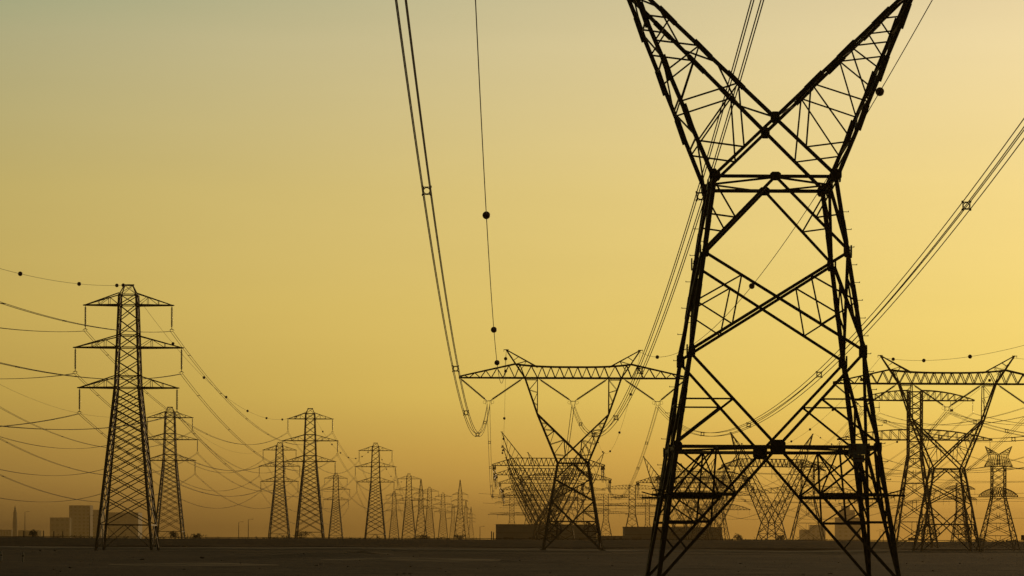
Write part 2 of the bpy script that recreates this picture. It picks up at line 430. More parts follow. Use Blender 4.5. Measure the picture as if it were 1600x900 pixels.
        for i in range(1, k+1):
            a, b = (i-1)/k, i/k
            p, q = (lerp(Xf, Mf, a), lerp(Xb, Mk, b)) if i % 2 else (lerp(Xb, Mk, a), lerp(Xf, Mf, b))
            mb.bar(p, q, W3*.9)
        mb.build('arm_side_lattice', S, root)
        if big:
            for side in (-1, 1):
                if sgn > 0: mb = MB(); plate(mb, P(0, 2.85, side)+Vector((0, side*.05, 0)), (0, side, 0), .44, .55); mb.build('gusset_plate', M['plate'], root)
                mb = MB(); plate(mb, P(sgn*wh, .1, side)+Vector((0, side*.06, 0)), (0, side, 0), .38, .5); mb.build('gusset_plate', M['plate'], root)
                for t in (.3, .55, .82):
                    c_ = lerp(P(sgn*wh, 0, side), P(sgn*6.95, 9.55, side), t)
                    mb = MB(); mb.bar(c_+Vector((-sgn*.2, 0, -.6)), c_+Vector((sgn*.22, 0, .6)), .29, (0, 1, 0), .06); mb.build('splice_plate', M['plate'], root)
                    c_ = lerp(P(0, 2.85, side), P(sgn*6.95, 9.55, side), t*.9)
                    mb = MB(); mb.bar(c_+Vector((-sgn*.4, 0, -.4)), c_+Vector((sgn*.4, 0, .4)), .25, (0, 1, 0), .06); mb.build('splice_plate', M['plate'], root)
    # -------- bridge (crossarm)
    zb = wz+16.6
    def top(x):
        x = abs(x)
        return zb+2.15+.55*(x/11.4)**3 if x < 11.4 else zb+2.7-(x-11.4)/(22.3-11.4)*2.45
    def wd(x): return 1.0 if abs(x) < 9.4 else 1.0-.85*(abs(x)-9.4)/12.9
    xs = [-22.3, -20.3, -18.1, -16, -13.7, -11.4, -9.4, -6.95, -5.2, -3.5, -1.75, 0]; xs = xs+[-x for x in xs[-2::-1]]
    for part, lo, hi in (('crossarm_end', -22.3, -9.4), ('crossarm_middle', -9.4, 9.4), ('crossarm_end', 9.4, 22.3)):
        mb = MB(); X_ = [x for x in xs if lo-1e-6 <= x <= hi+1e-6]
        for a, b in zip(X_, X_[1:]):
            m_ = (a+b)/2
            for s_ in (-1, 1):
                mb.bar((a, s_*wd(a), zb), (b, s_*wd(b), zb), .30); mb.bar((a, s_*wd(a), top(a)), (b, s_*wd(b), top(b)), .26)
                mb.bar((a, s_*wd(a), zb), (m_, s_*wd(m_), top(m_)), .15); mb.bar((m_, s_*wd(m_), top(m_)), (b, s_*wd(b), zb), .15)
            mb.bar((a, -wd(a), zb), (b, wd(b), zb), .08); mb.bar((a, wd(a), zb), (a, -wd(a), zb), .08); mb.bar((m_, wd(m_), top(m_)), (m_, -wd(m_), top(m_)), .08)
        mb.build(part, S, root)
    for sgn in (-1, 1):
        mb = MB(); tip = Vector((sgn*(15.0 if big else 13.1), 0, wz+22.1))
        for s_ in (-1, 1):
            A = Vector((sgn*9.4, s_, zb)); B = Vector((sgn*6.95, s_, zb+2.1)); K = Vector((sgn*11.3, s_*.9, top(11.3)))
            mb.bar(A, tip, .27); mb.bar(B, tip, .20); mb.bar(lerp(B, tip, .35), K, .08); mb.bar(lerp(B, tip, .35), lerp(A, tip, .25), .08); mb.bar(lerp(B, tip, .6), lerp(A, tip, .62), .08)
        mb.bar(tip-Vector((.5, 0, 0)), tip+Vector((.5, 0, 0)), .14); mb.bar(tip+Vector((sgn*.45, 0, 0)), tip+Vector((sgn*.45, 0, -.45)), .07)
        mb.build('earth_wire_peak', S, root)
    # V strings
    zh = wz+11.6
    for cx, xa, xb in ((-16.5, -22.0, -9.9), (0, -6.7, 6.7), (16.5, 9.9, 22.0)):
        for xe in (xa, xb):
            st = string_mb((xe, 0, zb-.15), (cx+(.35 if xe > cx else -.35), 0, zh+.55), .21, .27).build('insulator_string', M['glass'], root, smooth=True)
        mb = MB(); mb.bar((cx-.55, 0, zh+.5), (cx+.55, 0, zh+.5), .12)
        for s_ in (-1, 1):
            mb.bar((cx+s_*.5, 0, zh+.5), (cx+s_*.55, 0, zh-.25), .06); mb.bar((cx+s_*.27, 0, zh+.45), (cx+s_*.27, 0, zh-.3), .05)
            mb.add(ring_mb((cx+s_*.75, 0, zh+.25), .3, .025).v, ring_mb((cx+s_*.75, 0, zh+.25), .3, .025).f)
        mb.build('suspension_yoke', M['plate'], root)
    return [(cx, zh) for cx in (-16.5, 0, 16.5)]

near = thing('transmission_tower', (12.46, 140, 0), 'huge nearest lattice tower, its two raised arms cut off by the top of the photo', 'transmission tower')
NW = 19.36
build_cat(near, NW, True)
# anti-climbing guards, notice plates and small lens-like fittings on the near tower
hwn = lambda z_: 2.96+(5.73-2.96)*(1-z_/NW)
zg = 4.15; h = hwn(zg)
for side in (-1, 1):
    for sgn in (-1, 1):
        mb = MB(); y = side*(h+.06)
        mb.bar((sgn*(h+.80), y, zg), (sgn*(h-3.0), y, zg), .10, (0, 1, 0), .08)
        mb.bar((sgn*(h+.80), y, zg+.30), (sgn*(h-.1), y, zg+.05), .06)
        for i in range(24):
            x = sgn*(h+.75-i*.155); mb.bar((x, y, zg), (x, y+side*.22, zg-.24+.10*((i*7) % 3)), .022, (1, 0, 0))
            mb.bar((x, y, zg), (x, y-side*.1, zg+.16), .022, (1, 0, 0))
        mb.build('anti_climb_guard', M['steel'], near)
zsn = NW*.332; hh = hwn(zsn)
mb = MB(); mb.box((3.72, -hh-.12, zsn-.10), (.42, .02, .26)); sgn_o = mb.build('notice_plate', M['sign'], near); sgn_o['label'] = 'wide grey notice plate with a red mark'
mb = MB(); mb.box((3.55, -hh-.150, zsn-.02), (.13, .005, .12)); mb.bar((3.42, -hh-.15, zsn+.12), (3.68, -hh-.15, zsn-.16), .05, (0, 1, 0), .012); mb.build('red_mark', M['red'], sgn_o)
mb = MB(); mb.box((3.78, -hh-.11, zsn-.54), (.27, .02, .17)); o = mb.build('notice_plate', M['sign'], near)
mb = MB(); mb.box((3.78, -hh-.135, zsn-.54), (.20, .004, .03)); mb.build('red_mark', M['red'], o)
for px_, z_ in ((-4.9, zsn), (-2.9, zsn-.05)):
    mb = MB(); mb.ball((px_, -hh-.16, z_), .07); mb.build('bolt_cap', M['white'], near, smooth=True)

mid = thing('transmission_tower', (11.8, 562, 0), 'Y-shaped pylon left of the nearest tower, with a flat crossarm and three V insulators', 'transmission tower')
MW = 17.0; build_cat(mid, MW)
est = thing('transmission_tower', (84.8, 562, 0), 'Y-shaped pylon at the right edge with its crossarm cut off by the photo', 'transmission tower')
EW = 16.2; build_cat(est, EW)

# ================================================================== type B: three-armed double-circuit tower
B_ARMS = ((44.3, 8.0), (36.6, 9.8), (29.3, 9.0))
def build_three(root, H=48.0):
    S = M['steel']; topz = 46.2
    def hw(z_):
        if z_ > 29.3: return 1.55+(2.15-1.55)*(topz-z_)/(topz-29.3)
        return 2.15+(5.1-2.15)*(29.3-z_)/29.3
    for c in ((-1, -1), (1, -1), (1, 1), (-1, 1)):
        mb = MB(); mb.bar(corner(c, hw(0), -.9), corner(c, hw(29.3), 29.3), .36, (c[0], c[1], 0)); mb.bar(corner(c, hw(29.3), 29.3), corner(c, hw(topz), topz), .29, (c[0], c[1], 0))
        mb.build('leg', S, root)
    lv = [29.3]
    while lv[-1] > 7.2: lv.append(lv[-1]-.60*2*hw(lv[-1]))
    lv = [29.3-(29.3-z_)*(29.3-4.4)/(29.3-lv[-1]) for z_ in lv]
    up = [29.3, 31.6, 34.1, 36.6, 39.1, 41.7, 44.3, 46.2]
    for fc in FACES:
        mb = MB(); n_ = fc[0]
        def bx(z0, z1, wd_=.16):
            A, B = face_pts(fc, (z0, hw(z0))); C, D = face_pts(fc, (z1, hw(z1))); mb.bar(A, D, wd_, n_); mb.bar(B, C, wd_, n_)
        for a, b in zip(lv, lv[1:]): bx(a, b)
        for i in range(len(lv)-2): bx((lv[i]+lv[i+1])/2, (lv[i+1]+lv[i+2])/2, .14)
        for a, b in zip(up, up[1:]): bx(a, b, .15)
        for z_ in (4.4, 29.3, 31.4, 36.6, 38.8, 44.3, 46.2):
            A, B = face_pts(fc, (z_, hw(z_))); mb.bar(A, B, .16 if z_ > 5 else .2, n_)
        A, B = face_pts(fc, (4.4, hw(4.4))); C, D = face_pts(fc, (0, hw(0))); m_ = (A+B)/2
        mb.bar(m_, C, .13, n_); mb.bar(m_, D, .13, n_); mb.bar(lerp(m_, C, .5), lerp(A, C, .5), .08, n_); mb.bar(lerp(m_, D, .5), lerp(B, D, .5), .08, n_)
        mb.bar(lerp(m_, C, .5), A, .08, n_); mb.bar(lerp(m_, D, .5), B, .08, n_)
        mb.build('face_bracing', S, root)
    for z_, hl in B_ARMS:
        b = hw(z_); t = hw(z_+2.2)
        for sgn in (-1, 1):
            mb = MB(); tip = Vector((sgn*hl, 0, z_))
            for s_ in (-1, 1):
                B0 = Vector((sgn*b, s_*b, z_)); T0 = Vector((sgn*t, s_*t, z_+2.15))
                mb.bar(B0, tip, .27); mb.bar(T0, tip, .18)
                for k in (.3, .6): mb.bar(lerp(B0, tip, k), lerp(T0, tip, k), .09); 
                mb.bar(B0, lerp(T0, tip, .3), .08); mb.bar(lerp(T0, tip, .3), lerp(B0, tip, .6), .08)
            for k in (0, .25, .5, .75):
                p = lerp((sgn*b, -b, z_), tip, k); q = lerp((sgn*b, b, z_), tip, k); mb.bar(p, q, .08); mb.bar(p, lerp((sgn*b, b, z_), tip, k+.25), .07)
            mb.bar(tip-Vector((.3, 0, 0)), tip+Vector((.3, 0, 0)), .2)
            mb.build('crossarm', S, root)
            string_mb((sgn*(hl-.15), 0, z_-.12), (sgn*(hl-.15), 0, z_-4.2), .17, .24).build('insulator_string', M['glass'], root, smooth=True)
            mb = MB(); x = sgn*(hl-.15)
            mb.bar((x-.28, 0, z_-4.35), (x+.28, 0, z_-4.35), .09); mb.bar((x, 0, z_-4.1), (x, 0, z_-4.4), .09)
            for s_ in (-1, 1): mb.bar((x+s_*.25, 0, z_-4.3), (x+s_*.22, 0, z_-4.75), .07); mb.bar((x, 0, z_-4.2), (x+s_*.5, 0, z_-4.55), .05)
            mb.build('suspension_clamp', M['plate'], root)
    mb = MB()
    for c in ((-1, -1), (1, -1), (1, 1), (-1, 1)):
        mb.bar(corner(c, 1.5, 46.2), (c[0]*.75, c[1]*.35, 47.9), .18); mb.bar((c[0]*.75, c[1]*.35, 47.9), (-c[0]*.75, c[1]*.35, 47.9), .14)
        mb.bar(corner(c, 1.5, 46.2), (-c[0]*.75, c[1]*.35, 47.9), .08)
    for s_ in (-1, 1): mb.bar((s_*.9, 0, 48), (s_*.9, 0, 47.3), .1)
    mb.bar((-1.0, 0, 48.0), (1.0, 0, 48.0), .2)
    mb.build('tower_peak', S, root)

# (x, y, label)
P_LINE = [(-69.8, 523, 'largest three-armed lattice tower, standing at the left with balls at its peak'),
          (-71.3, 1015, 'second largest three-armed tower, its left arms overlapping a shorter tower'),
          (-65.3, 1375, 'mid-sized three-armed tower standing alone in open sky, centre of the left group'),
          (-72.2, 2013, 'small three-armed tower nearest to the right of the one alone in open sky'),
          (-72.5, 2525, 'tiny three-armed tower just right of the first tall thin spire, in the far cluster'),
          (-68.0, 2836, 'tiny three-armed tower between the two spired towers, right one of the pair'),
          (-77.0, 3760, 'tiniest faint three-armed tower, touching the left side of the rightmost spired tower')]
Q_LINE = [(-120, 1009, 'three-armed tower directly behind the right shoulder of the large left tower'),
          (-110.9, 1372, 'three-armed tower overlapping the left arms of the second largest one'),
          (-122.7, 2004, 'small faint three-armed tower between the second largest and the lone-standing tower'),
          (-113.5, 2771, 'thin pale three-armed tower just right of the lone-standing one')]
first = None; TW = []
for i, (x, y, lab) in enumerate(P_LINE+Q_LINE):
    if first is None:
        first = thing('transmission_tower', (x, y, 0), lab, 'transmission tower', 'three-armed towers on the left'); build_three(first); index_kids(); o = first
    else:
        o = copy_tree(first); o.location = (x, y, 0); o['label'] = lab
    TW.append(o)
TW[3]['label'] = 'small three-armed tower nearest to the right of the one that stands alone in open sky'

# ================================================================== spired towers
def build_spire(root, H=50.0):
    S = M['steel']; hw = lambda z_: 5.2-(5.2-1.7)*z_/27 if z_ < 27 else (1.7-(.25)*(z_-27)/12 if z_ < 39 else 1.45*(H-z_)/(H-39)+.05)
    for c in ((-1, -1), (1, -1), (1, 1), (-1, 1)):
        mb = MB()
        for a, b in ((-.9, 27), (27, 39), (39, H)): mb.bar(corner(c, hw(a), a), corner(c, hw(b), b), .34, (c[0], c[1], 0))
        mb.build('leg', S, root)
    zz = [0, 5, 9.4, 13.3, 16.7, 19.7, 22.4, 24.8, 27, 29.4, 31.8, 34.2, 36.6, 39, 41.4, 43.6, 45.6, 47.4]
    for fc in FACES:
        mb = MB()
        for a, b in zip(zz, zz[1:]):
            A, B = face_pts(fc, (a, hw(a))); C, D = face_pts(fc, (b, hw(b))); mb.bar(A, D, .16, fc[0]); mb.bar(B, C, .16, fc[0]); mb.bar(C, D, .15, fc[0])
        mb.build('face_bracing', S, root)
    for z_, hl in ((38.6, 6.4), (33.4, 7.0), (28.2, 6.8)):
        for sgn in (-1, 1):
            mb = MB(); tip = Vector((sgn*hl, 0, z_-.7)); b = hw(z_)
            for s_ in (-1, 1):
                pts = [(sgn*b, s_*b, z_+1.3), (sgn*(b+2.2), s_*b*.6, z_+.7), tip]; B0 = (sgn*b, s_*b, z_)
                mb.bar(pts[0], pts[1], .22); mb.bar(pts[1], tip, .22); mb.bar(B0, tip, .24); mb.bar(B0, pts[1], .09)
            mb.build('crossarm', S, root)
            string_mb(tip-Vector((0, 0, .1)), tip-Vector((0, 0, 2.8)), .07, .22).build('insulator_string', M['glass'], root)
sp0 = None
for px_, py_, lab in ((719, 750, 'lattice tower with a tall thin spire at the right end of the far left cluster'),
                      (658, 749, 'pale lattice tower with a thin spire just behind a three-armed tower in the far cluster'),
                      (736, 792, 'very faint small spired tower right of the rightmost tall spire'),
                      (728, 781, 'very faint spired tower tucked against the right leg of the tall spire')):
    H = 50.0; c = at(px_, py_, F*48/(HY-py_)); 
    if sp0 is None:
        sp0 = thing('transmission_tower', (c.x, c.y, 0), lab, 'transmission tower', 'spired lattice towers'); build_spire(sp0); index_kids()
    else:
        o = copy_tree(sp0); o.location = (c.x, c.y, 0); o['label'] = lab

# ================================================================== type F: tension tower with long horns
def build_horned(root):
    S = M['steel']; wz, cz = 10.0, 15.2; wh, bh = 3.3, 5.6; zb, zt = 34.2, 37.5
    dep = lambda z_: 3.3-(z_-wz)*(3.3-1.5)/(zb-wz)
    for c in ((-1, -1), (1, -1), (1, 1), (-1, 1)):
        mb = MB(); mb.bar(corner(c, bh, -.9), corner(c, wh, wz), .42, (c[0], c[1], 0)); mb.build('leg', S, root)
    for fc in FACES:
        mb = MB(); n_ = fc[0]
        for a, b in ((0, 5.2), (5.2, wz)):
            ha, hb = bh-(bh-wh)*a/wz, bh-(bh-wh)*b/wz
            A, B = face_pts(fc, (a, ha)); C, D = face_pts(fc, (b, hb)); mb.bar(A, D, .23, n_); mb.bar(B, C, .23, n_); mb.bar(C, D, .2, n_)
            mb.bar(lerp(A, C, .5), lerp(A, D, .3), .1, n_); mb.bar(lerp(B, D, .5), lerp(B, C, .3), .1, n_)
        mb.build('face_bracing', S, root)
    for sgn in (-1, 1):
        W = lambda s_: Vector((sgn*wh, s_*wh, wz)); X = lambda s_: Vector((0, s_*dep(cz), cz)); A = lambda s_: Vector((sgn*15.6, s_*1.5, zb)); I = lambda s_: Vector((sgn*11.4, s_*1.5, zb))
        for s_ in (-1, 1):
            mb = MB(); n_ = (0, s_, 0); mb.bar(W(s_), A(s_), .34, n_); mb.build('arm_outer_chord', S, root)
            mb = MB(); mb.bar(X(s_), I(s_), .28, n_); mb.bar(X(s_), Vector((-sgn*wh, s_*wh, wz)), .32, n_); mb.build('arm_inner_chord', S, root)
            mb = MB(); k = 8
            for i in range(k):
                a, b = i/k, (i+1)/k; p, q = lerp(W(s_), A(s_), a), lerp(X(s_), I(s_), b); mb.bar(p, q, .14, n_); mb.bar(lerp(X(s_), I(s_), a), lerp(W(s_), A(s_), (a+b)/2), .14, n_)
            mb.build('arm_lattice', S, root)
        mb = MB(); k = 8
        for i in range(k):
            a, b = i/k, (i+1)/k
            mb.bar(lerp(W(-1), A(-1), a), lerp(W(1), A(1), b), .14); mb.bar(lerp(W(1), A(1), a), lerp(W(-1), A(-1), b), .14)
            mb.bar(lerp(X(-1), I(-1), a), lerp(X(1), I(1), b), .14)
        mb.build('arm_side_lattice', S, root)
        tip = Vector((sgn*20.4, 0, 48.8)); mb = MB()
        q4 = [Vector((sgn*15.6, -1.5, zb)), Vector((sgn*15.6, 1.5, zb)), Vector((sgn*11.4, -1.5, zt)), Vector((sgn*11.4, 1.5, zt))]
        for p in q4: mb.bar(p, tip+(Vector((0, .1, 0))), .27)
        for i in range(5):
            a, b = i/5.5, (i+1)/5.5
            for u, v in ((0, 2), (1, 3), (0, 1), (2, 3)): mb.bar(lerp(q4[u], tip, a), lerp(q4[v], tip, b), .13)
        mb.bar(tip-Vector((.5, 0, 0)), tip+Vector((.5, 0, 0)), .25)
        mb.build('earth_wire_peak', S, root)
        # dense tension strings and jumper strings at the arm end
        for xx in (24.0, 23.2):
            for s_ in (-1, 1):
                string_mb((sgn*xx, s_*.4, zb-.2), (sgn*xx, s_*5.2, zb-1.6), .18, .30).build('tension_string', M['glass'], root)
            string_mb((sgn*xx, 0, zb-.2), (sgn*(xx-.3), 0, zb-6.4), .2, .32).build('jumper_string', M['glass'], root)
        mb = MB()
        for dx in (-.25, .25):
            mb.tube([(sgn*(23.6+dx), -5.3+10.6*i/12, zb-1.7-5.5*math.sin(math.pi*i/12)) for i in range(13)], .05, 5)
        mb.build('jumper_loop', M['cable'], root)
    def top(x):
        x = abs(x); return zt if x < 15.6 else zt-(x-15.6)/9*2.9
    wd = lambda x: 1.5 if abs(x) < 15.6 else 1.5-1.1*(abs(x)-15.6)/9
    xs = [-24.6+i*49.2/24 for i in range(25)]
    for nm, sel in (('crossarm_end', xs[:6]), ('crossarm_middle', xs[5:20]), ('crossarm_end', xs[19:])):
        mb = MB()
        for a, b in zip(sel, sel[1:]):
            m_ = (a+b)/2
            for s_ in (-1, 1):
                mb.bar((a, s_*wd(a), zb), (b, s_*wd(b), zb), .32); mb.bar((a, s_*wd(a), top(a)), (b, s_*wd(b), top(b)), .28)
                mb.bar((a, s_*wd(a), zb), (m_, s_*wd(m_), top(m_)), .18); mb.bar((m_, s_*wd(m_), top(m_)), (b, s_*wd(b), zb), .18)
            mb.bar((a, -wd(a), zb), (b, wd(b), zb), .1)
        mb.build(nm, S, root)
    string_mb((0, 0, zb), (0, 0, zb-5.5), .1, .18).build('jumper_string', M['glass'], root)
HN = [ (857, 1250, 2, 'largest horned tower behind the Y-shaped pylon, its left arm end hung with dark insulators'),
       (849, 1430, 4, 'second horned tower behind the Y-shaped pylon, its crossarm just under the first'),
       (846, 1640, 0, 'third horned tower back in the tangle, lowest of three clear crossarms'),
       (838, 2080, 3, 'small pale horned tower deep in the tangle behind the Y-shaped pylon'),
       (842, 1860, 6, 'fourth horned tower back in the central tangle, smaller and paler than three before it'),
       (866, 2350, 8, 'smallest horned tower seen between the legs of the Y-shaped pylon'),
       (884, 1540, -4, 'horned tower standing rightmost in the tangle behind the Y-shaped pylon'),
       (1116, 1750, 3, 'horned tower just left of the low-waisted one, its foot behind the grey shed'),
       (1206, 1250, 24, 'horned tower with a low waist, framed in the middle of the nearest tower'),
       (1062, 1610, 5, 'horned tower whose left horn tip pokes out just left of the nearest tower'),
       (1098, 1480, 12, 'horned tower between the left leg of the nearest tower and the low-waisted horned tower'),
       (1084, 2050, 0, 'pale small horned tower above the grey shed behind the nearest tower')]
f0 = None; HT = []
for px_, Y, rot, lab in HN:
    c = at(px_, 740, Y)
    if f0 is None:
        f0 = thing('transmission_tower', (c.x, Y, 0), lab, 'transmission tower', 'horned tension towers', R(rot)); build_horned(f0); index_kids(); o = f0
    else:
        o = copy_tree(f0); o.location = (c.x, Y, 0); o.rotation_euler = (0, 0, R(rot)); o['label'] = lab
    HT.append(o)

# ================================================================== T towers: box body with wide arched crossarms
def build_wide(root, arms, topz, th, knee, bh):
    S = M['steel']
    hw = lambda z_: th if z_ > knee else th+(bh-th)*(knee-z_)/knee
    for c in ((-1, -1), (1, -1), (1, 1), (-1, 1)):
        mb = MB(); mb.bar(corner(c, bh, -.9), corner(c, th, knee), .40, (c[0], c[1], 0)); mb.bar(corner(c, th, knee), corner(c, th, topz), .34, (c[0], c[1], 0)); mb.build('leg', S, root)
    zz = [0]
    while zz[-1] < topz-1: zz.append(min(topz, zz[-1]+max(2.4, .62*2*hw(zz[-1]))))
    for fc in FACES:
        mb = MB()
        for i, (a, b) in enumerate(zip(zz, zz[1:])):
            A, B = face_pts(fc, (a, hw(a))); C, D = face_pts(fc, (b, hw(b))); mb.bar(A, D, .19, fc[0]); mb.bar(B, C, .19, fc[0])
            if i % 2 == 0: mb.bar(C, D, .19, fc[0])
            if b < knee: m_ = (A+B+C+D)/4; mb.bar(m_, (C+D)/2, .13, fc[0]); mb.bar(lerp(A, C, .5), lerp(A, D, .25), .13, fc[0]); mb.bar(lerp(B, D, .5), lerp(B, C, .25), .13, fc[0])
        mb.build('face_bracing', S, root)
    for z_, hl, hg in arms:
        for sgn in (-1, 1):
            mb = MB(); n = 8
            tp = lambda t: z_+hg*(1-t**2*.93); wy = lambda t: th*(1-.85*t)
            for i in range(n):
                a, b = i/n, (i+1)/n; xa, xb = sgn*(th+(hl-th)*a), sgn*(th+(hl-th)*b)
                for s_ in (-1, 1):
                    mb.bar((xa, s_*wy(a), z_), (xb, s_*wy(b), z_), .3); mb.bar((xa, s_*wy(a), tp(a)), (xb, s_*wy(b), tp(b)), .24)
                    mb.bar((xa, s_*wy(a), z_), (xb, s_*wy(b), tp(b)), .15); mb.bar((xb, s_*wy(b), tp(b)), (xb, s_*wy(b), z_), .15)
                mb.bar((xa, -wy(a), z_), (xb, wy(b), z_), .13)
            mb.build('crossarm', S, root)
            for t in (.55, .97):
                x = sgn*(th+(hl-th)*t); string_mb((x, 0, z_-.1), (x, 0, z_-3.6), .07, .14).build('insulator_string', M['glass'], root)
WT = [(1429, 833, (((42.8, 17.2, 2.9), (31.4, 22.4, 3.0))), 45.7, 1.9, 27, 6.2, 'tall tower with two wide arched crossarms standing behind the Y-shaped pylon at the right', 0),
      (1262, 1500, (((40.5, 15.0, 2.8), (27.0, 28.5, 3.8))), 43.0, 3.2, 25, 9.2, 'wide-armed tower behind the right half of the nearest tower, with a long arching lower crossarm', 0),
      (1124, 1900, (((42.0, 18, 3), (32, 22, 3), (22.5, 21, 4))), 45.0, 2.6, 21, 6.5, 'wide-armed tower at the right end of the shed behind the nearest tower', 10),
      (988, 2300, (((43.0, 24, 3.2), (36, 17, 2.4), (29.5, 22, 2.4))), 46.2, 2.5, 24, 7.5, 'pale wide-armed tower left of the nearest tower, above the end of the grey shed', 0),
      (947, 2750, (((42.5, 21, 3.4), (35, 16, 2.2), (27.5, 22, 2.2))), 46.0, 2.3, 22, 6.8, 'faint small wide-armed tower between the Y-shaped pylon and the nearest tower', 0),
      (800, 2900, (((45.0, 20, 2.4), (39.5, 17, 2.2), (27.5, 24, 2.2))), 47.0, 2.3, 22, 6.8, 'faint wide-armed tower left of the tangle, above the left end of the long shed', 0),
      (826, 2450, (((38.0, 26, 2.4), (31, 22, 2.2), (23, 27, 2.2))), 41.0, 2.3, 20, 6.8, 'faint wide-armed tower inside the tangle above the left half of the long shed', 0),
      (907, 2300, (((42, 20, 2.4), (34, 18, 2.2), (26, 24, 2.2))), 44.5, 2.3, 20, 6.8, 'faint wide-armed tower showing through the legs of the Y-shaped pylon', 0),
      (1012, 3100, (((46, 20, 2.4), (38, 22, 2.2), (30, 24, 2.2))), 48.5, 2.3, 20, 6.8, 'palest wide-armed tower just left of the foot of the nearest tower', 0),
      (1500, 1700, (((33, 9, 2.4), (27, 10, 2.2))), 37, 2.0, 20, 5.0, 'small distant tower seen between the right Y-shaped pylon and the star-topped tower', 0)]
for px_, Y, arms, tz, th, kn, bh, lab, rot in WT:
    c = at(px_, 740, Y); o = thing('transmission_tower', (c.x, Y, 0), lab, 'transmission tower', 'wide-armed towers', R(rot)); build_wide(o, arms, tz, th, kn, bh)
wideT = at(1429, 740, 833)

# ================================================================== star-topped small tower at the right
def build_star(root):
    S = M['steel']; knee, tz = 12.2, 18.9
    hw = lambda z_: 1.45 if z_ > knee else 1.45+(4.4-1.45)*(knee-z_)/knee
    for c in ((-1, -1), (1, -1), (1, 1), (-1, 1)):
        mb = MB(); mb.bar(corner(c, 4.4, -.9), corner(c, 1.45, knee), .2, (c[0], c[1], 0)); mb.bar(corner(c, 1.45, knee), corner(c, 1.45, tz), .18, (c[0], c[1], 0)); mb.build('leg', S, root)
    zz = [0, 3.4, 6.2, 8.6, 10.6, 12.2, 13.9, 15.6, 17.3, 18.9]
    for fc in FACES:
        mb = MB()
        for i, (a, b) in enumerate(zip(zz, zz[1:])):
            A, B = face_pts(fc, (a, hw(a))); C, D = face_pts(fc, (b, hw(b))); mb.bar(A, D, .11, fc[0]); mb.bar(B, C, .11, fc[0])
            if i in (0, 1, 4, 8): mb.bar(C, D, .12, fc[0])
            if i < 4: mb.bar((C+D)/2, lerp(A, D, .5), .08, fc[0]); mb.bar(lerp(A, C, .5), lerp(A, D, .25), .08, fc[0]); mb.bar(lerp(B, D, .5), lerp(B, C, .25), .08, fc[0])
        mb.build('face_bracing', S, root)
    # dome-shaped lower crossarm
    mb = MB(); n = 9
    for s_ in (-1.3, 1.3):
        pt = lambda t: Vector((-4.4+8.8*t, s_*(1-abs(2*t-1)*.8), knee+.02+1.95*math.sin(math.pi*min(1, max(0, t)))**.7)); pb = lambda t: Vector((-4.4+8.8*t, s_*(1-abs(2*t-1)*.8), knee-.02))
        for i in range(n*2):
            a, b = i/(2*n), (i+1)/(2*n); mb.bar(pt(a), pt(b), .12); mb.bar(pb(a), pb(b), .14); mb.bar(pt(a), pb(b), .07); mb.bar(pb(a), pt(b), .07)
    mb.build('domed_crossarm', S, root)
    mb = MB()
    for s_ in (-1.2, 1.2):
        for sgn in (-1, 1):
            C0 = Vector((sgn*3.1, s_*.4, 18.9)); Ci = Vector((sgn*.1, s_, 21.6)); Bi = Vector((0, s_, 18.9)); tip = Vector((sgn*3.0, 0, 23.4)); Cm = Vector((sgn*1.9, s_, 21.0))
            mb.bar(Bi, C0, .15); mb.bar(C0, Cm, .13); mb.bar(Cm, tip, .13); mb.bar(Ci, tip, .13); mb.bar(Ci, Bi, .1)
            for t in (.2, .4, .6, .8):
                mb.bar(lerp(Ci, tip, t), lerp(Cm, tip, t), .06); mb.bar(lerp(Ci, tip, t-.2), lerp(Cm, tip, t), .06)
                mb.bar(lerp(Bi, C0, t), lerp(Ci, Cm, t), .07); mb.bar(lerp(Bi, C0, t), lerp(Cm, C0, t), .07); mb.bar(lerp(Bi, C0, t-.2), lerp(Ci, Cm, t), .06)
    mb.build('star_shaped_head', S, root)
c = at(1560, 740, 645)
star = thing('transmission_tower', (c.x, 645, 0), 'small tower at the far right with a star-shaped head and a domed crossarm', 'transmission tower'); build_star(star)

# ================================================================== wires
def cat_pts(p, q, sag, n=48, off=(0, 0)):
    p, q = Vector(p), Vector(q); d = (q-p); side = Vector((d.y, -d.x, 0)).normalized()*off[0]
    return [lerp(p, q, i/n)+side+Vector((0, 0, off[1]-4*sag*(i/n)*(1-i/n))) for i in range(n+1)]
def on_span(p, q, sag, t): return lerp(p, q, t)-Vector((0, 0, 4*sag*t*(1-t)))
def spacer_mb(kind, dirv):
    mb = MB(); u = Vector((dirv.y, -dirv.x, 0)).normalized(); z_ = Vector((0, 0, 1)); s = .27
    if kind == 4:
        k = .17; C = [u*a*k+z_*b*k for a, b in ((-1, -1), (1, -1), (1, 1), (-1, 1))]
        ring = [u*math.cos(2*math.pi*i/16)*.21+z_*math.sin(2*math.pi*i/16)*.21 for i in range(17)]
        mb.tube(ring, .035, 5)
        for a, b in ((-1, -1), (1, -1), (1, 1), (-1, 1)):
            mb.bar(u*a*.13+z_*b*.13, u*a*.31+z_*b*.31, .06, dirv); 
        for a, b in ((-1, -1), (1, -1), (1, 1), (-1, 1)):
            e = u*a*.27+z_*b*.27; mb.bar(e-dirv.normalized()*.09, e+dirv.normalized()*.09, .11)
        for i in range(4):
            e = [u*a*.25+z_*b*.25 for a, b in ((-1, -1), (1, -1), (1, 1), (-1, 1))]; mb.bar(e[i], e[(i+1) % 4], .045, dirv)
    else:
        mb.bar(-u*.27, u*.27, .09, dirv)
        for s_ in (-1, 1): mb.bar(u*s_*.24-dirv.normalized()*.16, u*s_*.24+dirv.normalized()*.16, .10)
    return mb
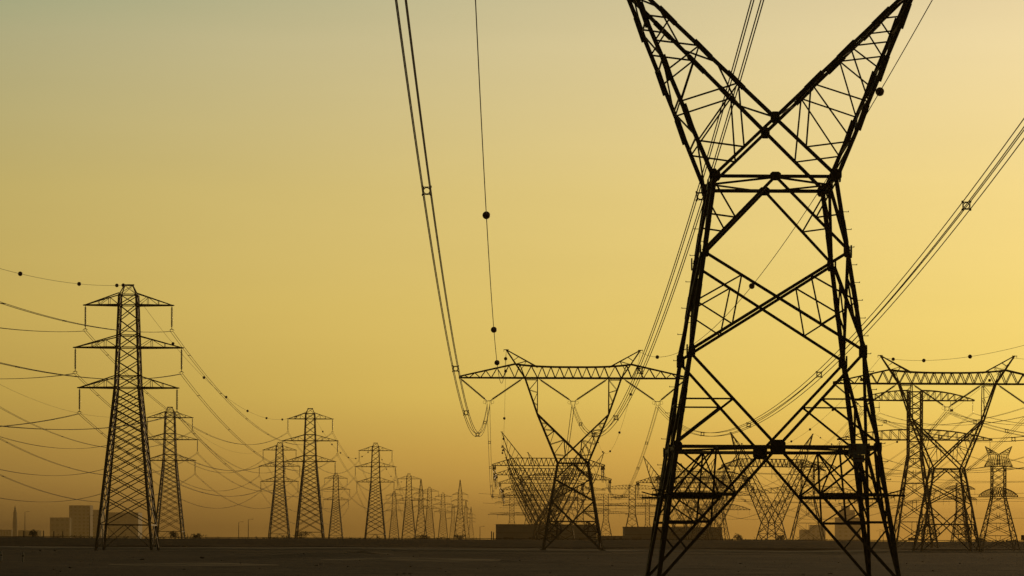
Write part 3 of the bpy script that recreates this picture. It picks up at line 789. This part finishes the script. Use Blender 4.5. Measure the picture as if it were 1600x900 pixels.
def bundle(p, q, sag, kind, label, spacers, group, r=.021, n=48):
    p, q = Vector(p), Vector(q)
    root = thing('power_line', p, label, 'power line', group)
    offs = {4: ((-.25, -.25), (.25, -.25), (.25, .25), (-.25, .25)), 2: ((-.24, 0), (.24, 0)), 1: ((0, 0),)}[kind]
    for o_ in offs:
        mb = MB(); mb.tube([v-p for v in cat_pts(p, q, sag, n, o_)], r, 5); mb.build('conductor', M['cable'], root, smooth=True)
    for t in spacers:
        d = on_span(p, q, sag, t+.002)-on_span(p, q, sag, t-.002)
        spacer_mb(kind, d).build('spacer', M['plate'], root, loc=on_span(p, q, sag, t)-p)
    return root
def earth(p, q, sag, label, ts, group, r=.018, br=.33, n=48):
    p, q = Vector(p), Vector(q)
    root = thing('earth_wire', p, label, 'earth wire', group); r *= 1.4
    mb = MB(); mb.tube([v-p for v in cat_pts(p, q, sag, n)], r, 5); mb.build('wire_strand', M['cable'], root, smooth=True)
    for t in ts:
        b = MB(); b.ball((0, 0, 0), br)
        d = (on_span(p, q, sag, t+.002)-on_span(p, q, sag, t-.002)).normalized()
        b.tube([d*-br*1.25, d*-br*.9, d*br*.9, d*br*1.25], .05, 6, [.03, .07, .07, .03])
        b.build('marker_ball', M['ball'], root, loc=on_span(p, q, sag, t)-p, smooth=True)
    return root
sideN = ('left', 'middle', 'right')
# near tower -> middle tower -> horned tower
Rn = [(12.46+dx, 140, NW+11.3) for dx in (-18.3, 0, 18.3)]
Rm = [(11.8+dx, 562, MW+11.3) for dx in (-16.5, 0, 16.5)]
labs = ('four-wire cable swooping from the top of the photo to the left V insulator',
        'four-wire cable passing behind the left arm of the nearest tower to the middle V insulator',
        'four-wire cable crossing behind the right legs of the nearest tower from the right edge')
sagN = (13.2, 13.2, 13.0)
spN = ((.117, .322, .45, .66, .87), (.12, .325, .47, .68, .86), (.127, .335, .52, .71, .88))
for i in range(3): bundle(Rn[i], Rm[i], sagN[i], 4, labs[i], spN[i], 'quad cables of the near line', .036, 64)
hc = HT[0].location
for i, dx in enumerate((-24, 0, 24)):
    bundle(Rm[i], (hc.x+dx*.98, hc.y-5, 32.4), (15, 15, 15)[i], 4, 'four-wire cable dropping back from the %s V insulator of the central Y-shaped pylon' % sideN[i], (.1, .2, .32, .45, .6, .75, .9), 'quad cables behind the Y-shaped pylon', .034, 56)
earth((12.46-15.0, 140, NW+22.1), (11.8-13.1, 562, MW+21.7), 16.5, 'ball-hung earth wire from the photo top to the left peak of the central pylon', (.235, .40, .50, .96), 'earth wires of the near line', .028, .33, 64)
earth((12.46+14.85, 140, NW+22.1), (11.8+13.1, 562, MW+21.7), 10.5, 'thin earth wire with balls passing behind the right arm of the nearest tower', (.17, .42, .86), 'earth wires of the near line', .024, .33, 64)
for i, sg in ((0, -1), (1, 1)):
    earth((11.8+sg*13.1, 562, MW+21.7), (hc.x+sg*20.4, hc.y, 48.8), 14, 'thin ball-hung earth wire running back from the %s peak of the Y-shaped pylon' % ('left', 'right')[i], (.045, .205, .33, .47, .62, .80) if i == 0 else (.11, .28, .48, .70, .88), 'earth wires behind the Y-shaped pylon', .02, .33)
# left lines: P0 (out of frame) -> P1 -> P2 -> P3 -> P4 and the same for Q
armN = ('top', 'middle', 'bottom')
def circuit(A, B, sag, wherelab, group, kind=2, r=.042, nsp=8, ewl=None, ballt=(), ewsag=11.5, zadd=0.0):
    for ai, (z_, hl) in enumerate(B_ARMS):
        for sg, sn in ((-1, 'left'), (1, 'right')):
            bundle((A[0]+sg*(hl-.15), A[1], z_-4.72+zadd), (B[0]+sg*(hl-.15), B[1], z_-4.72), sag, kind,
                   'two-wire cable at the %s %s arm %s' % (sn, armN[ai], wherelab), [.06+.88*k/(nsp-1) for k in range(nsp)] if nsp else (), group, r)
    if ewl: earth((A[0], A[1], 48+zadd), (B[0], B[1], 48), ewsag, ewl, ballt, group, .02, .33)
P0 = (-69.8, 33); Q0 = (-118, 500)
P = [(x, y) for x, y, _ in P_LINE]; Q = [(x, y) for x, y, _ in Q_LINE]
circuit(P0, P[0], 10.0, 'of the largest left tower, leading left', 'cables left of the large left tower', nsp=10,
        ewl='ball-hung earth wire from the left edge to the peak of the large left tower', ballt=(.765, .878, .968, .985), ewsag=12.0)
circuit(P[0], P[1], 11.0, 'of the largest left tower, leading back', 'cables between the two largest left towers', nsp=8,
        ewl='earth wire with a curve of balls between the two largest three-armed towers', ballt=(.143, .268, .375, .495, .62, .74, .86), ewsag=12.0)
circuit(P[1], P[2], 10.0, 'of the second largest left tower, leading back', 'cables behind the second largest left tower', nsp=0,
        ewl='earth wire with balls from the second largest three-armed tower to the lone-standing one', ballt=(.15, .27, .39, .51, .63, .74, .85), ewsag=12.0)
circuit(P[2], P[3], 14.0, 'of the lone-standing left tower, leading back', 'cables behind the lone-standing left tower', nsp=0,
        ewl='earth wire with tiny balls running back from the lone-standing three-armed tower', ballt=(.14, .25, .37, .49, .58, .70), ewsag=11.5)
circuit(Q0, Q[0], 13.0, 'of the tower behind the largest, leading left', 'low cables crossing behind the large left tower', nsp=6,
        ewl='bare earth wire from the left edge to the tower behind the large left one', ewsag=12)
circuit(Q[0], Q[1], 10.0, 'of the tower behind the largest, leading back', 'cables behind the second left tower', nsp=5,
        ewl='bare earth wire running right from the peak of the tower behind the large left one', ewsag=10)
circuit(Q[1], Q[2], 14.0, 'of the tower left of the second largest', 'far cables of the back line', nsp=0)
# right lines
Ea = [(84.8+dx, 562, EW+11.3) for dx in (-16.5, 0, 16.5)]
gc = HT[8].location
for i in range(3):
    e = Ea[i]
    bundle((e[0]+2, 150, 28), e, 12.0, 4, 'four-wire cable leading right from the %s V insulator of the right Y-shaped pylon' % sideN[i], (.52, .60, .68, .76, .84, .92), 'quad cables off the right edge', .032)
    bundle(e, (gc.x+(i-1)*22, gc.y-8, 32), 17, 4, 'four-wire cable leading back from the %s V insulator of the right Y-shaped pylon' % sideN[i], (.1, .2, .3, .42, .55, .7, .85), 'quad cables behind the right Y-shaped pylon', .036)
for i, sg in ((0, -1), (1, 1)):
    earth((86.8+sg*13.1, 150, 39), (84.8+sg*13.1, 562, EW+21.7), 9, 'ball-hung earth wire leading right from the %s peak of the right Y pylon' % ('left', 'right')[i], (.5, .62, .74, .86, .955), 'earth wires off the right edge', .02, .33)
    earth((84.8+sg*13.1, 562, EW+21.7), (gc.x+sg*18.6, gc.y, 48.8), 12, 'ball-hung earth wire leading back from the %s peak of the right Y pylon' % ('left', 'right')[i], [.06+.11*k for k in range(9)], 'earth wires behind the right Y-shaped pylon', .02, .33)
# wide-armed tower lines
for z_, hl in ((42.8, 17.2), (31.4, 22.4)):
    for t in (.55, .97):
        for sg in (-1, 1):
            x = sg*(1.9+(hl-1.9)*t); nm = 'cable at the %s %s %s arm of the tall wide-armed tower' % ('inner' if t < .8 else 'outer', 'left' if sg < 0 else 'right', 'upper' if z_ > 35 else 'lower')
            bundle((wideT.x+8+x, 400, z_-2), (wideT.x+x, 833, z_-3.6), 11, 2, nm+', leading right', (.6, .7, .8, .9), 'cables right of the tall wide-armed tower', .034)
            bundle((wideT.x+x, 833, z_-3.6), (wideT.x-8+x, 1500, z_-3.6), 17, 2, nm+', leading back', (), 'cables behind the tall wide-armed tower', .036)
c = star.location
for i, (z_, x) in enumerate(((18.6, -3.1), (18.6, 3.1), (12.0, -4.4), (12.0, 4.4))):
    nm = ('left end of the star-shaped head', 'right end of the star-shaped head', 'left end of the domed crossarm', 'right end of the domed crossarm')[i]
    bundle((c.x+x-70, 700, z_+1), (c.x+x, 645, z_), 1.6, 1, 'thin cable leading left from the '+nm, (), 'thin cables at the star-topped tower', .045)
    bundle((c.x+x, 645, z_), (c.x+x+60, 600, z_+1), 1.2, 1, 'thin cable leading right from the '+nm, (), 'thin cables at the star-topped tower', .045)
# far cross-country spans seen as level strands near the horizon on the right
for i, (py0, py1, Y) in enumerate(((742, 748, 1300), (752, 750, 1330), (768, 766, 1300), (781, 782, 1400), (808, 809, 1500))):
    a, b = at(1380, py0, Y), at(1680, py1, Y*.97)
    bundle(a, b, (2, 1, 1.5, .6, .4)[i], 1, ('level far cable crossing the sky highest', 'level far cable crossing second highest', 'level far cable crossing at middle height', 'level far cable crossing second lowest', 'level far cable crossing lowest')[i]+' at the right', (), 'level far cables on the right', .07)

CL = ('highest level cable over the left end of the long shed', 'level cable just under the third crossarm of the tangle', 'level cable at mid height over the long shed', 'long level cable second lowest over the long shed', 'lowest level cable over the long shed', 'highest level cable between the Y pylon and the nearest tower', 'middle level cable between the Y pylon and the nearest tower', 'lowest level cable between the Y pylon and the nearest tower')
for i, (xa, xb, py_, Y) in enumerate(((748, 870, 771, 2050), (772, 985, 779, 2200), (755, 940, 786, 2100), (780, 1010, 793, 2300), (765, 960, 801, 2400), (900, 1060, 770, 2200), (905, 1090, 788, 2400), (930, 1120, 798, 2500))):
    a, b = at(xa, py_, Y), at(xb, py_+1, Y*1.02)
    bundle(a, b, .9, 1, CL[i], (), 'level far cables in the central tangle', .09)
# ================================================================== buildings
def building(label, px0, px1, ptop, Y, dpt, m, cat='building', extra=None, pbase=None):
    a, b = at(px0, ptop, Y), at(px1, ptop, Y); wd_, ht = b.x-a.x, (a.z+b.z)/2
    root = thing('distant_building', ((a.x+b.x)/2, Y+dpt/2, 0), label, cat, 'hazy buildings on the horizon')
    mb = MB(); mb.box((0, 0, ht/2-.5), (wd_/2, dpt/2, ht/2+.5)); mb.build('wall', m, root)
    mb = MB(); mb.box((0, 0, ht+.25), (wd_/2+.4, dpt/2+.4, .45)); mb.build('roof_edge', M['concrete'], root)
    return root, wd_, ht, dpt
def windows(root, wd_, ht, dpt, nx, nz, fw=.5):
    for i in range(nx):
        for k in range(nz):
            mb = MB(); mb.box((-wd_/2+(i+.5)*wd_/nx, -dpt/2-.03, (k+.6)*ht/nz), (wd_/nx*fw/2, .06, ht/nz*.25)); mb.build('window', M['dark'], root)
B = building('tall hazy grey block on the horizon, biggest of the group at the left', 108, 141, 790, 7600, 50, M['concrete']); windows(*B, 5, 9)
B = building('low hazy block joined to the left of the tall grey block', 78, 109, 809, 7500, 45, M['concrete']); windows(*B, 4, 4)
B = building('narrow hazy block stepping down behind the right of the tall grey block', 141, 158, 797, 7700, 50, M['concrete']); windows(*B, 2, 8)
B = building('dark bulky plant building seen through the legs of the large left tower', 168, 216, 801, 8200, 90, M['panel']); windows(*B, 3, 2)
B = building('very low pale building beside the thin spire at the left edge', 0, 18, 828, 7900, 50, M['concrete']); windows(*B, 4, 1)
B = building('low wide pale building right of the thin spire at the left', 28, 60, 829, 7800, 50, M['concrete']); windows(*B, 6, 1)
B = building('tall hazy tower block with a stepped top behind the right leg of the nearest tower', 1308, 1345, 809, 6200, 45, M['concrete']); windows(*B, 4, 6)
mb = MB(); mb.box((-2, 0, B[2]+8), (16, 14, 9)); mb.build('stepped_top', M['concrete'], B[0]); mb = MB(); mb.box((-5, 0, B[2]+21), (8.5, 8, 5)); mb.build('plant_room', M['concrete'], B[0])
B = building('hazy stepped block left of the stepped tower block', 1252, 1290, 828, 6300, 45, M['concrete']); windows(*B, 5, 3)
mb = MB(); mb.box((10, 0, B[2]+5.6), (15, 15, 5.5)); mb.build('stepped_top', M['concrete'], B[0])
# sheds
def shed(label, px0, px1, ptop, Y, dpt):
    a, b = at(px0, ptop, Y), at(px1, ptop, Y); wd_, ht = b.x-a.x, (a.z+b.z)/2
    root = thing('industrial_shed', ((a.x+b.x)/2, Y+dpt/2, 0), label, 'shed', 'long grey sheds')
    mb = MB(); mb.box((0, 0, ht/2-.4), (wd_/2, dpt/2, ht/2+.4))
    n = int(wd_/1.2)
    for i in range(n+1): mb.box((-wd_/2+wd_*i/n, -dpt/2-.04, ht/2), (.12, .06, ht/2))
    mb.build('wall', M['panel'], root)
    mb = MB(); mb.box((0, 0, ht+.12), (wd_/2+.3, dpt/2+.3, .2)); mb.build('roof', M['concrete'], root)
    for i in range(4):
        mb = MB(); mb.box((-wd_/2+wd_*(i+.5)/4, -dpt/2-.09, 1.9), (wd_*.05, .08, 1.9)); mb.build('door', M['dark'], root)
    mb = MB(); mb.box((0, -dpt/2-.08, ht*.55), (wd_/2, .06, .12)); mb.build('wall_rail', M['dark'], root)
shed('long grey industrial shed behind the feet of the Y-shaped pylon', 775, 932, 820, 1850, 30)
shed('long grey industrial shed behind the left leg of the nearest tower', 976, 1128, 824, 1800, 30)
shed('small low shed right of the feet of the Y-shaped pylon', 934, 975, 838, 1780, 16)
# spire on the left
c = at(23.5, 790, 7000)
root = thing('slender_spire', (c.x, 7000, 0), 'thin hazy spire on the horizon at the far left', 'spire')
mb = MB(); mb.tube([(0, 0, -1), (0, 0, 32), (0, 0, 32.2), (0, 0, 60)], 3, 12, [6.3, 5.4, 6.0, 3.9]); mb.build('shaft', M['concrete'], root)
mb = MB(); mb.tube([(0, 0, 60), (0, 0, 62), (0, 0, c.z)], 3, 12, [4.9, 4.2, .25]); mb.build('pointed_top', M['concrete'], root)

# ================================================================== lamp posts, posts, small things on the plain
def lamp(px_, ptop, Y, label, double=False):
    c = at(px_, ptop, Y); r = thing('street_lamp', (c.x, Y, 0), label, 'street lamp', 'far lamp posts')
    mb = MB(); mb.tube([(0, 0, -.2), (0, 0, c.z*.5), (0, 0, c.z)], .16, 8, [.22, .17, .12]); mb.build('pole', M['steel'], r)
    for s_ in ((-1, 1) if double else (1,)):
        mb = MB(); mb.tube([(0, 0, c.z-.1), (s_*.9, 0, c.z+.25), (s_*1.9, 0, c.z+.3)], .07, 6); mb.build('arm', M['steel'], r)
        mb = MB(); mb.box((s_*2.2, 0, c.z+.26), (.5, .22, .1)); mb.build('lamp_head', M['plate'], r)
lamp(39, 800, 1700, 'thin lamp post right of the thin spire at the far left')
lamp(140, 806, 1750, 'thin lamp post in front of the tall grey block', False)
lamp(388, 812, 1500, 'thin lamp post in the open plain left of the overlapped three-armed tower')
lamp(373, 816, 1600, 'shorter thin lamp post beside a taller one in the open plain')
lamp(750, 823, 1650, 'thin lamp post between the far cluster and the long shed')
lamp(1380, 828, 1900, 'double-armed lamp post, right one of two beside the foot of the nearest tower', True)
lamp(1375, 830, 1950, 'double-armed lamp post, left one of two beside the foot of the nearest tower', True)
def short_post(px_, ptop, Y, label, m='steel', wd_=.3):
    c = at(px_, ptop, Y); mb = MB(); mb.tube([(0, 0, -.3), (0, 0, c.z-.15), (0, 0, c.z)], wd_, 8, [wd_, wd_*.9, wd_*.5]); mb.box((0, 0, .1), (wd_*1.8, wd_*1.8, .2))
    o = mb.build('marker_post', M[m], loc=(c.x, Y, 0)); tag(o, label, 'post', 'short posts along the horizon')
for i, (px_, pt, lab) in enumerate(((37, 829, 'short dark post on the horizon below the thin lamp post at the left'), (68, 829, 'short dark post left of the low hazy block'),
        (84, 830, 'short dark post in front of the low hazy block'), (98, 830, 'short dark post just left of the tall grey block'), (768, 830, 'short thick post left of the long grey shed'), (771, 831, 'thin short post touching the left end of the long grey shed'))):
    short_post(px_, pt, 1100+i*3, lab, 'steel', .22)
def near_post(px_, py_, hgt, lab, Y):
    c = at(px_, py_, Y); zg_ = gh(c.x, Y); r = thing('marker_post', (c.x, Y, zg_), lab, 'marker post')
    mb = MB(); mb.tube([(0, 0, -.2), (0, 0, hgt*.96), (0, 0, hgt)], .06, 10, [.065, .06, .03]); mb.build('shaft', M['white'], r)
    mb = MB(); mb.tube([(0, 0, hgt*.55), (0, 0, hgt*.7)], .068, 10); mb.build('dark_band', M['rubber'], r)
near_post(36, 880, .85, 'small white marker post on the sand near the lower left corner', 245)
near_post(2, 880, .8, 'small white marker post cut by the left edge of the photo', 250)
M['mound'] = mat('pale_loose_sand', (.34, .21, .10), .95, 0, .5, .35, bump=.5)
for px_, py_, Y, wx, hh_, seed_, lab_ in ((566, 866, 410, 3.0, .55, 3, 'sand_heap'), (925, 858, 590, 5.5, .35, 9, 'sand_heap'), (300, 884, 235, 5.0, .20, 4, 'sand_heap'), (640, 876, 280, 6.0, .25, 6, 'sand_heap')):
    c = at(px_, py_, Y); mb = MB(); n = 22
    for i in range(n+1):
        for j in range(n+1):
            u, v = i/n*2-1, j/n*2-1; rr_ = math.hypot(u, v); x, y = c.x+u*wx*1.6, Y+v*wx*1.5
            e_ = max(0, 1-rr_)**.9*hh_*(1+.5*noise.noise(Vector((u*2.2, v*2.2, seed_))))
            mb.v.append((x, y, gh(x, y)+e_-.03-.25*max(0, rr_-.95)))
    for i in range(n):
        for j in range(n):
            a = i*(n+1)+j; mb.f.append((a, a+n+1, a+n+2, a+1))
    tag(mb.build(lab_, M['mound'], smooth=True), kind='structure')
random.seed(5)
def rock(x, y, r, m):
    mb = MB(); mb.ball((0, 0, 0), 1, 9, 6); sd_ = random.random()*50
    mb.v = [tuple(Vector(v)*r*(.75+.6*noise.noise(Vector(v)*1.3+Vector((sd_, 0, 0))))) for v in mb.v]; mb.v = [(v[0]*1.3, v[1], v[2]*.6) for v in mb.v]
    return mb
mbs = MB()
for i in range(900):
    y = 130*(9)**random.random(); x = (random.random()*2-1)*y*.20
    r_ = .03+.10*random.random()**4; q = rock(x, y, r_, None); zz = gh(x, y)
    mbs.add([(v[0]+x, v[1]+y, v[2]+zz+r_*.1) for v in q.v], q.f)
tag(mbs.build('gravel', M['stone']), 'scattered small stones over the dark sand', 'gravel', kind='stuff')
for (px_, py_, Y, r_, m, lab) in ((34, 856, 560, .55, 'rubber', 'dark lump on the sand at the left edge'), (316, 870, 330, .25, 'rubber', 'dark round stone on the sand right of the large left tower'),
        (289, 856, 640, .45, 'stone', 'pale rock on the sand right of the foot of the large left tower'), (63, 862, 480, .28, 'stone', 'pale rock near the left edge'),
        (222, 874, 300, .22, 'stone', 'flat pale rock below the large left tower'), (86, 861, 500, .25, 'stone', 'pale rock left of the large left tower'),
        (690, 852, 900, .5, 'stone', 'pale rock below the rightmost spired tower')):
    c = at(px_, py_, Y); o = rock(0, 0, r_, None).build('rock', M[m], loc=(c.x, Y, gh(c.x, Y)+r_*.25)); tag(o, lab, 'rock', 'loose rocks on the sand')
# scrub and low trees on the horizon
def leafmass(mb, c, rx, rz, n, s):
    for _ in range(n):
        a = random.random()*2*math.pi; t = random.random()**.5; hgt = random.random()
        p = Vector(c)+Vector((math.cos(a)*t*rx*(1-.45*hgt), math.sin(a)*t*rx, hgt*rz*(.75+.35*random.random())))
        u = Vector((random.uniform(-1, 1), random.uniform(-1, 1), random.uniform(-1, 1))).normalized(); v = u.cross(Vector((random.uniform(-1, 1), .3, random.uniform(-1, 1)))).normalized()
        k = s*(.6+random.random()*.8); mb.add([p-u*k, p+v*k*.6, p+u*k, p-v*k*.6], [(0, 1, 2, 3)])
mb = MB()
for i in range(420):
    Y = random.uniform(1250, 2600); px_ = random.choice((random.uniform(-20, 770), random.uniform(-20, 770), random.uniform(770, 1620)))
    if random.random() < .5: px_ = random.gauss(random.choice((300, 430, 460, 620, 660, 700, 1150, 1250, 1560)), 22)
    c = at(px_, 843, Y); s = Y/1800; leafmass(mb, (c.x, Y, -.2), random.uniform(1.5, 5)*s, random.choice((1.2, 1.6, 2.2, 2.8, 4.0))*s*random.uniform(.7, 1.1), 26, .55*s)
tag(mb.build('scrub', M['leaf']), 'dark low scrub scattered along the horizon', 'scrub', kind='stuff')
def tree(px_, ptop, Y, label, w_=2.2):
    c = at(px_, ptop, Y); r = thing('desert_tree', (c.x, Y, 0), label, 'tree', 'small trees on the horizon')
    mb = MB(); mb.tube([(0, 0, -.2), (.1, 0, c.z*.4), (-.1, 0, c.z*.7)], .2, 7, [.3, .2, .1])
    for k in range(5):
        a = k*1.26; mb.tube([(.05, 0, c.z*.4), (math.cos(a)*w_*.6, math.sin(a)*w_*.6, c.z*.75)], .08, 5, [.12, .04])
    mb.build('trunk', M['bark'], r); mb = MB()
    for k in range(7): leafmass(mb, (random.uniform(-.7, .7)*w_, random.uniform(-.7, .7)*w_, c.z*random.uniform(.35, .62)), w_*.6, c.z*.34, 60, .3)
    mb.build('crown', M['leaf'], r)
for px_, pt, Y, lab, w_ in ((51, 825, 1300, 'ragged small tree on the horizon left of the low hazy block', 2.0), (273, 826, 1400, 'small tree beside the foot of the tower behind the large left one', 2.6),
        (306, 832, 1450, 'low round tree on the plain right of the two left towers', 3), (1152, 833, 1500, 'small tree left of the low-waisted horned tower', 3), (1220, 834, 1500, 'small tree right of the feet of the low-waisted horned tower', 3),
        (1583, 842, 900, 'small round tree at the foot of the star-topped tower', 2.4), (1533, 840, 905, 'small tree left of the foot of the star-topped tower', 1.6), (470, 829, 1600, 'wide low tree behind the second largest three-armed tower', 5), (660, 833, 1650, 'low tree under the first spired tower', 4), (718, 834, 1700, 'low tree at the foot of the rightmost spired tower', 3.5)):
    tree(px_, pt, Y, lab, w_)
# far roadside board and kiosk on the right
c = at(1426, 842, 1200); r = thing('roadside_board', (c.x, 1200, 0), 'small dark board on posts on the horizon under the right towers', 'board')
mb = MB(); mb.box((0, 0, c.z), (1.9, .1, .5)); mb.build('panel', M['steel'], r)
for s_ in (-1.4, 1.4): mb = MB(); mb.bar((s_, 0, -.1), (s_, 0, c.z-.4), .12); mb.build('post', M['steel'], r)
c = at(1599, 840, 900); r = thing('roadside_board', (c.x, 900, 0), 'small reddish board at the right edge of the photo', 'board')
mb = MB(); mb.box((0, 0, c.z), (.7, .1, .8)); mb.build('panel', M['red'], r)
mb = MB(); mb.bar((0, .1, -.1), (0, .1, c.z), .14); mb.build('post', M['steel'], r)

# ------------------------------------------------------------------ haze: one closed box of even dusty air
mb = MB(); hx, y0, y1, z0, z1 = 2600, -260, 9000, -2.0, 95
mb.box((0, (y0+y1)/2, (z0+z1)/2), (hx, (y1-y0)/2, (z1-z0)/2))
hm = bpy.data.materials.new('dusty_air'); hm.use_nodes = True; t = hm.node_tree; t.nodes.clear()
pv = t.nodes.new('ShaderNodeVolumePrincipled'); ou = t.nodes.new('ShaderNodeOutputMaterial'); t.links.new(pv.outputs[0], ou.inputs['Volume'])
pv.inputs['Color'].default_value = (.50, .37, .18, 1); pv.inputs['Density'].default_value = 1.0e-4; pv.inputs['Anisotropy'].default_value = .6
tag(mb.build('haze', hm), 'thin dusty air over the whole plain', 'haze', kind='stuff')
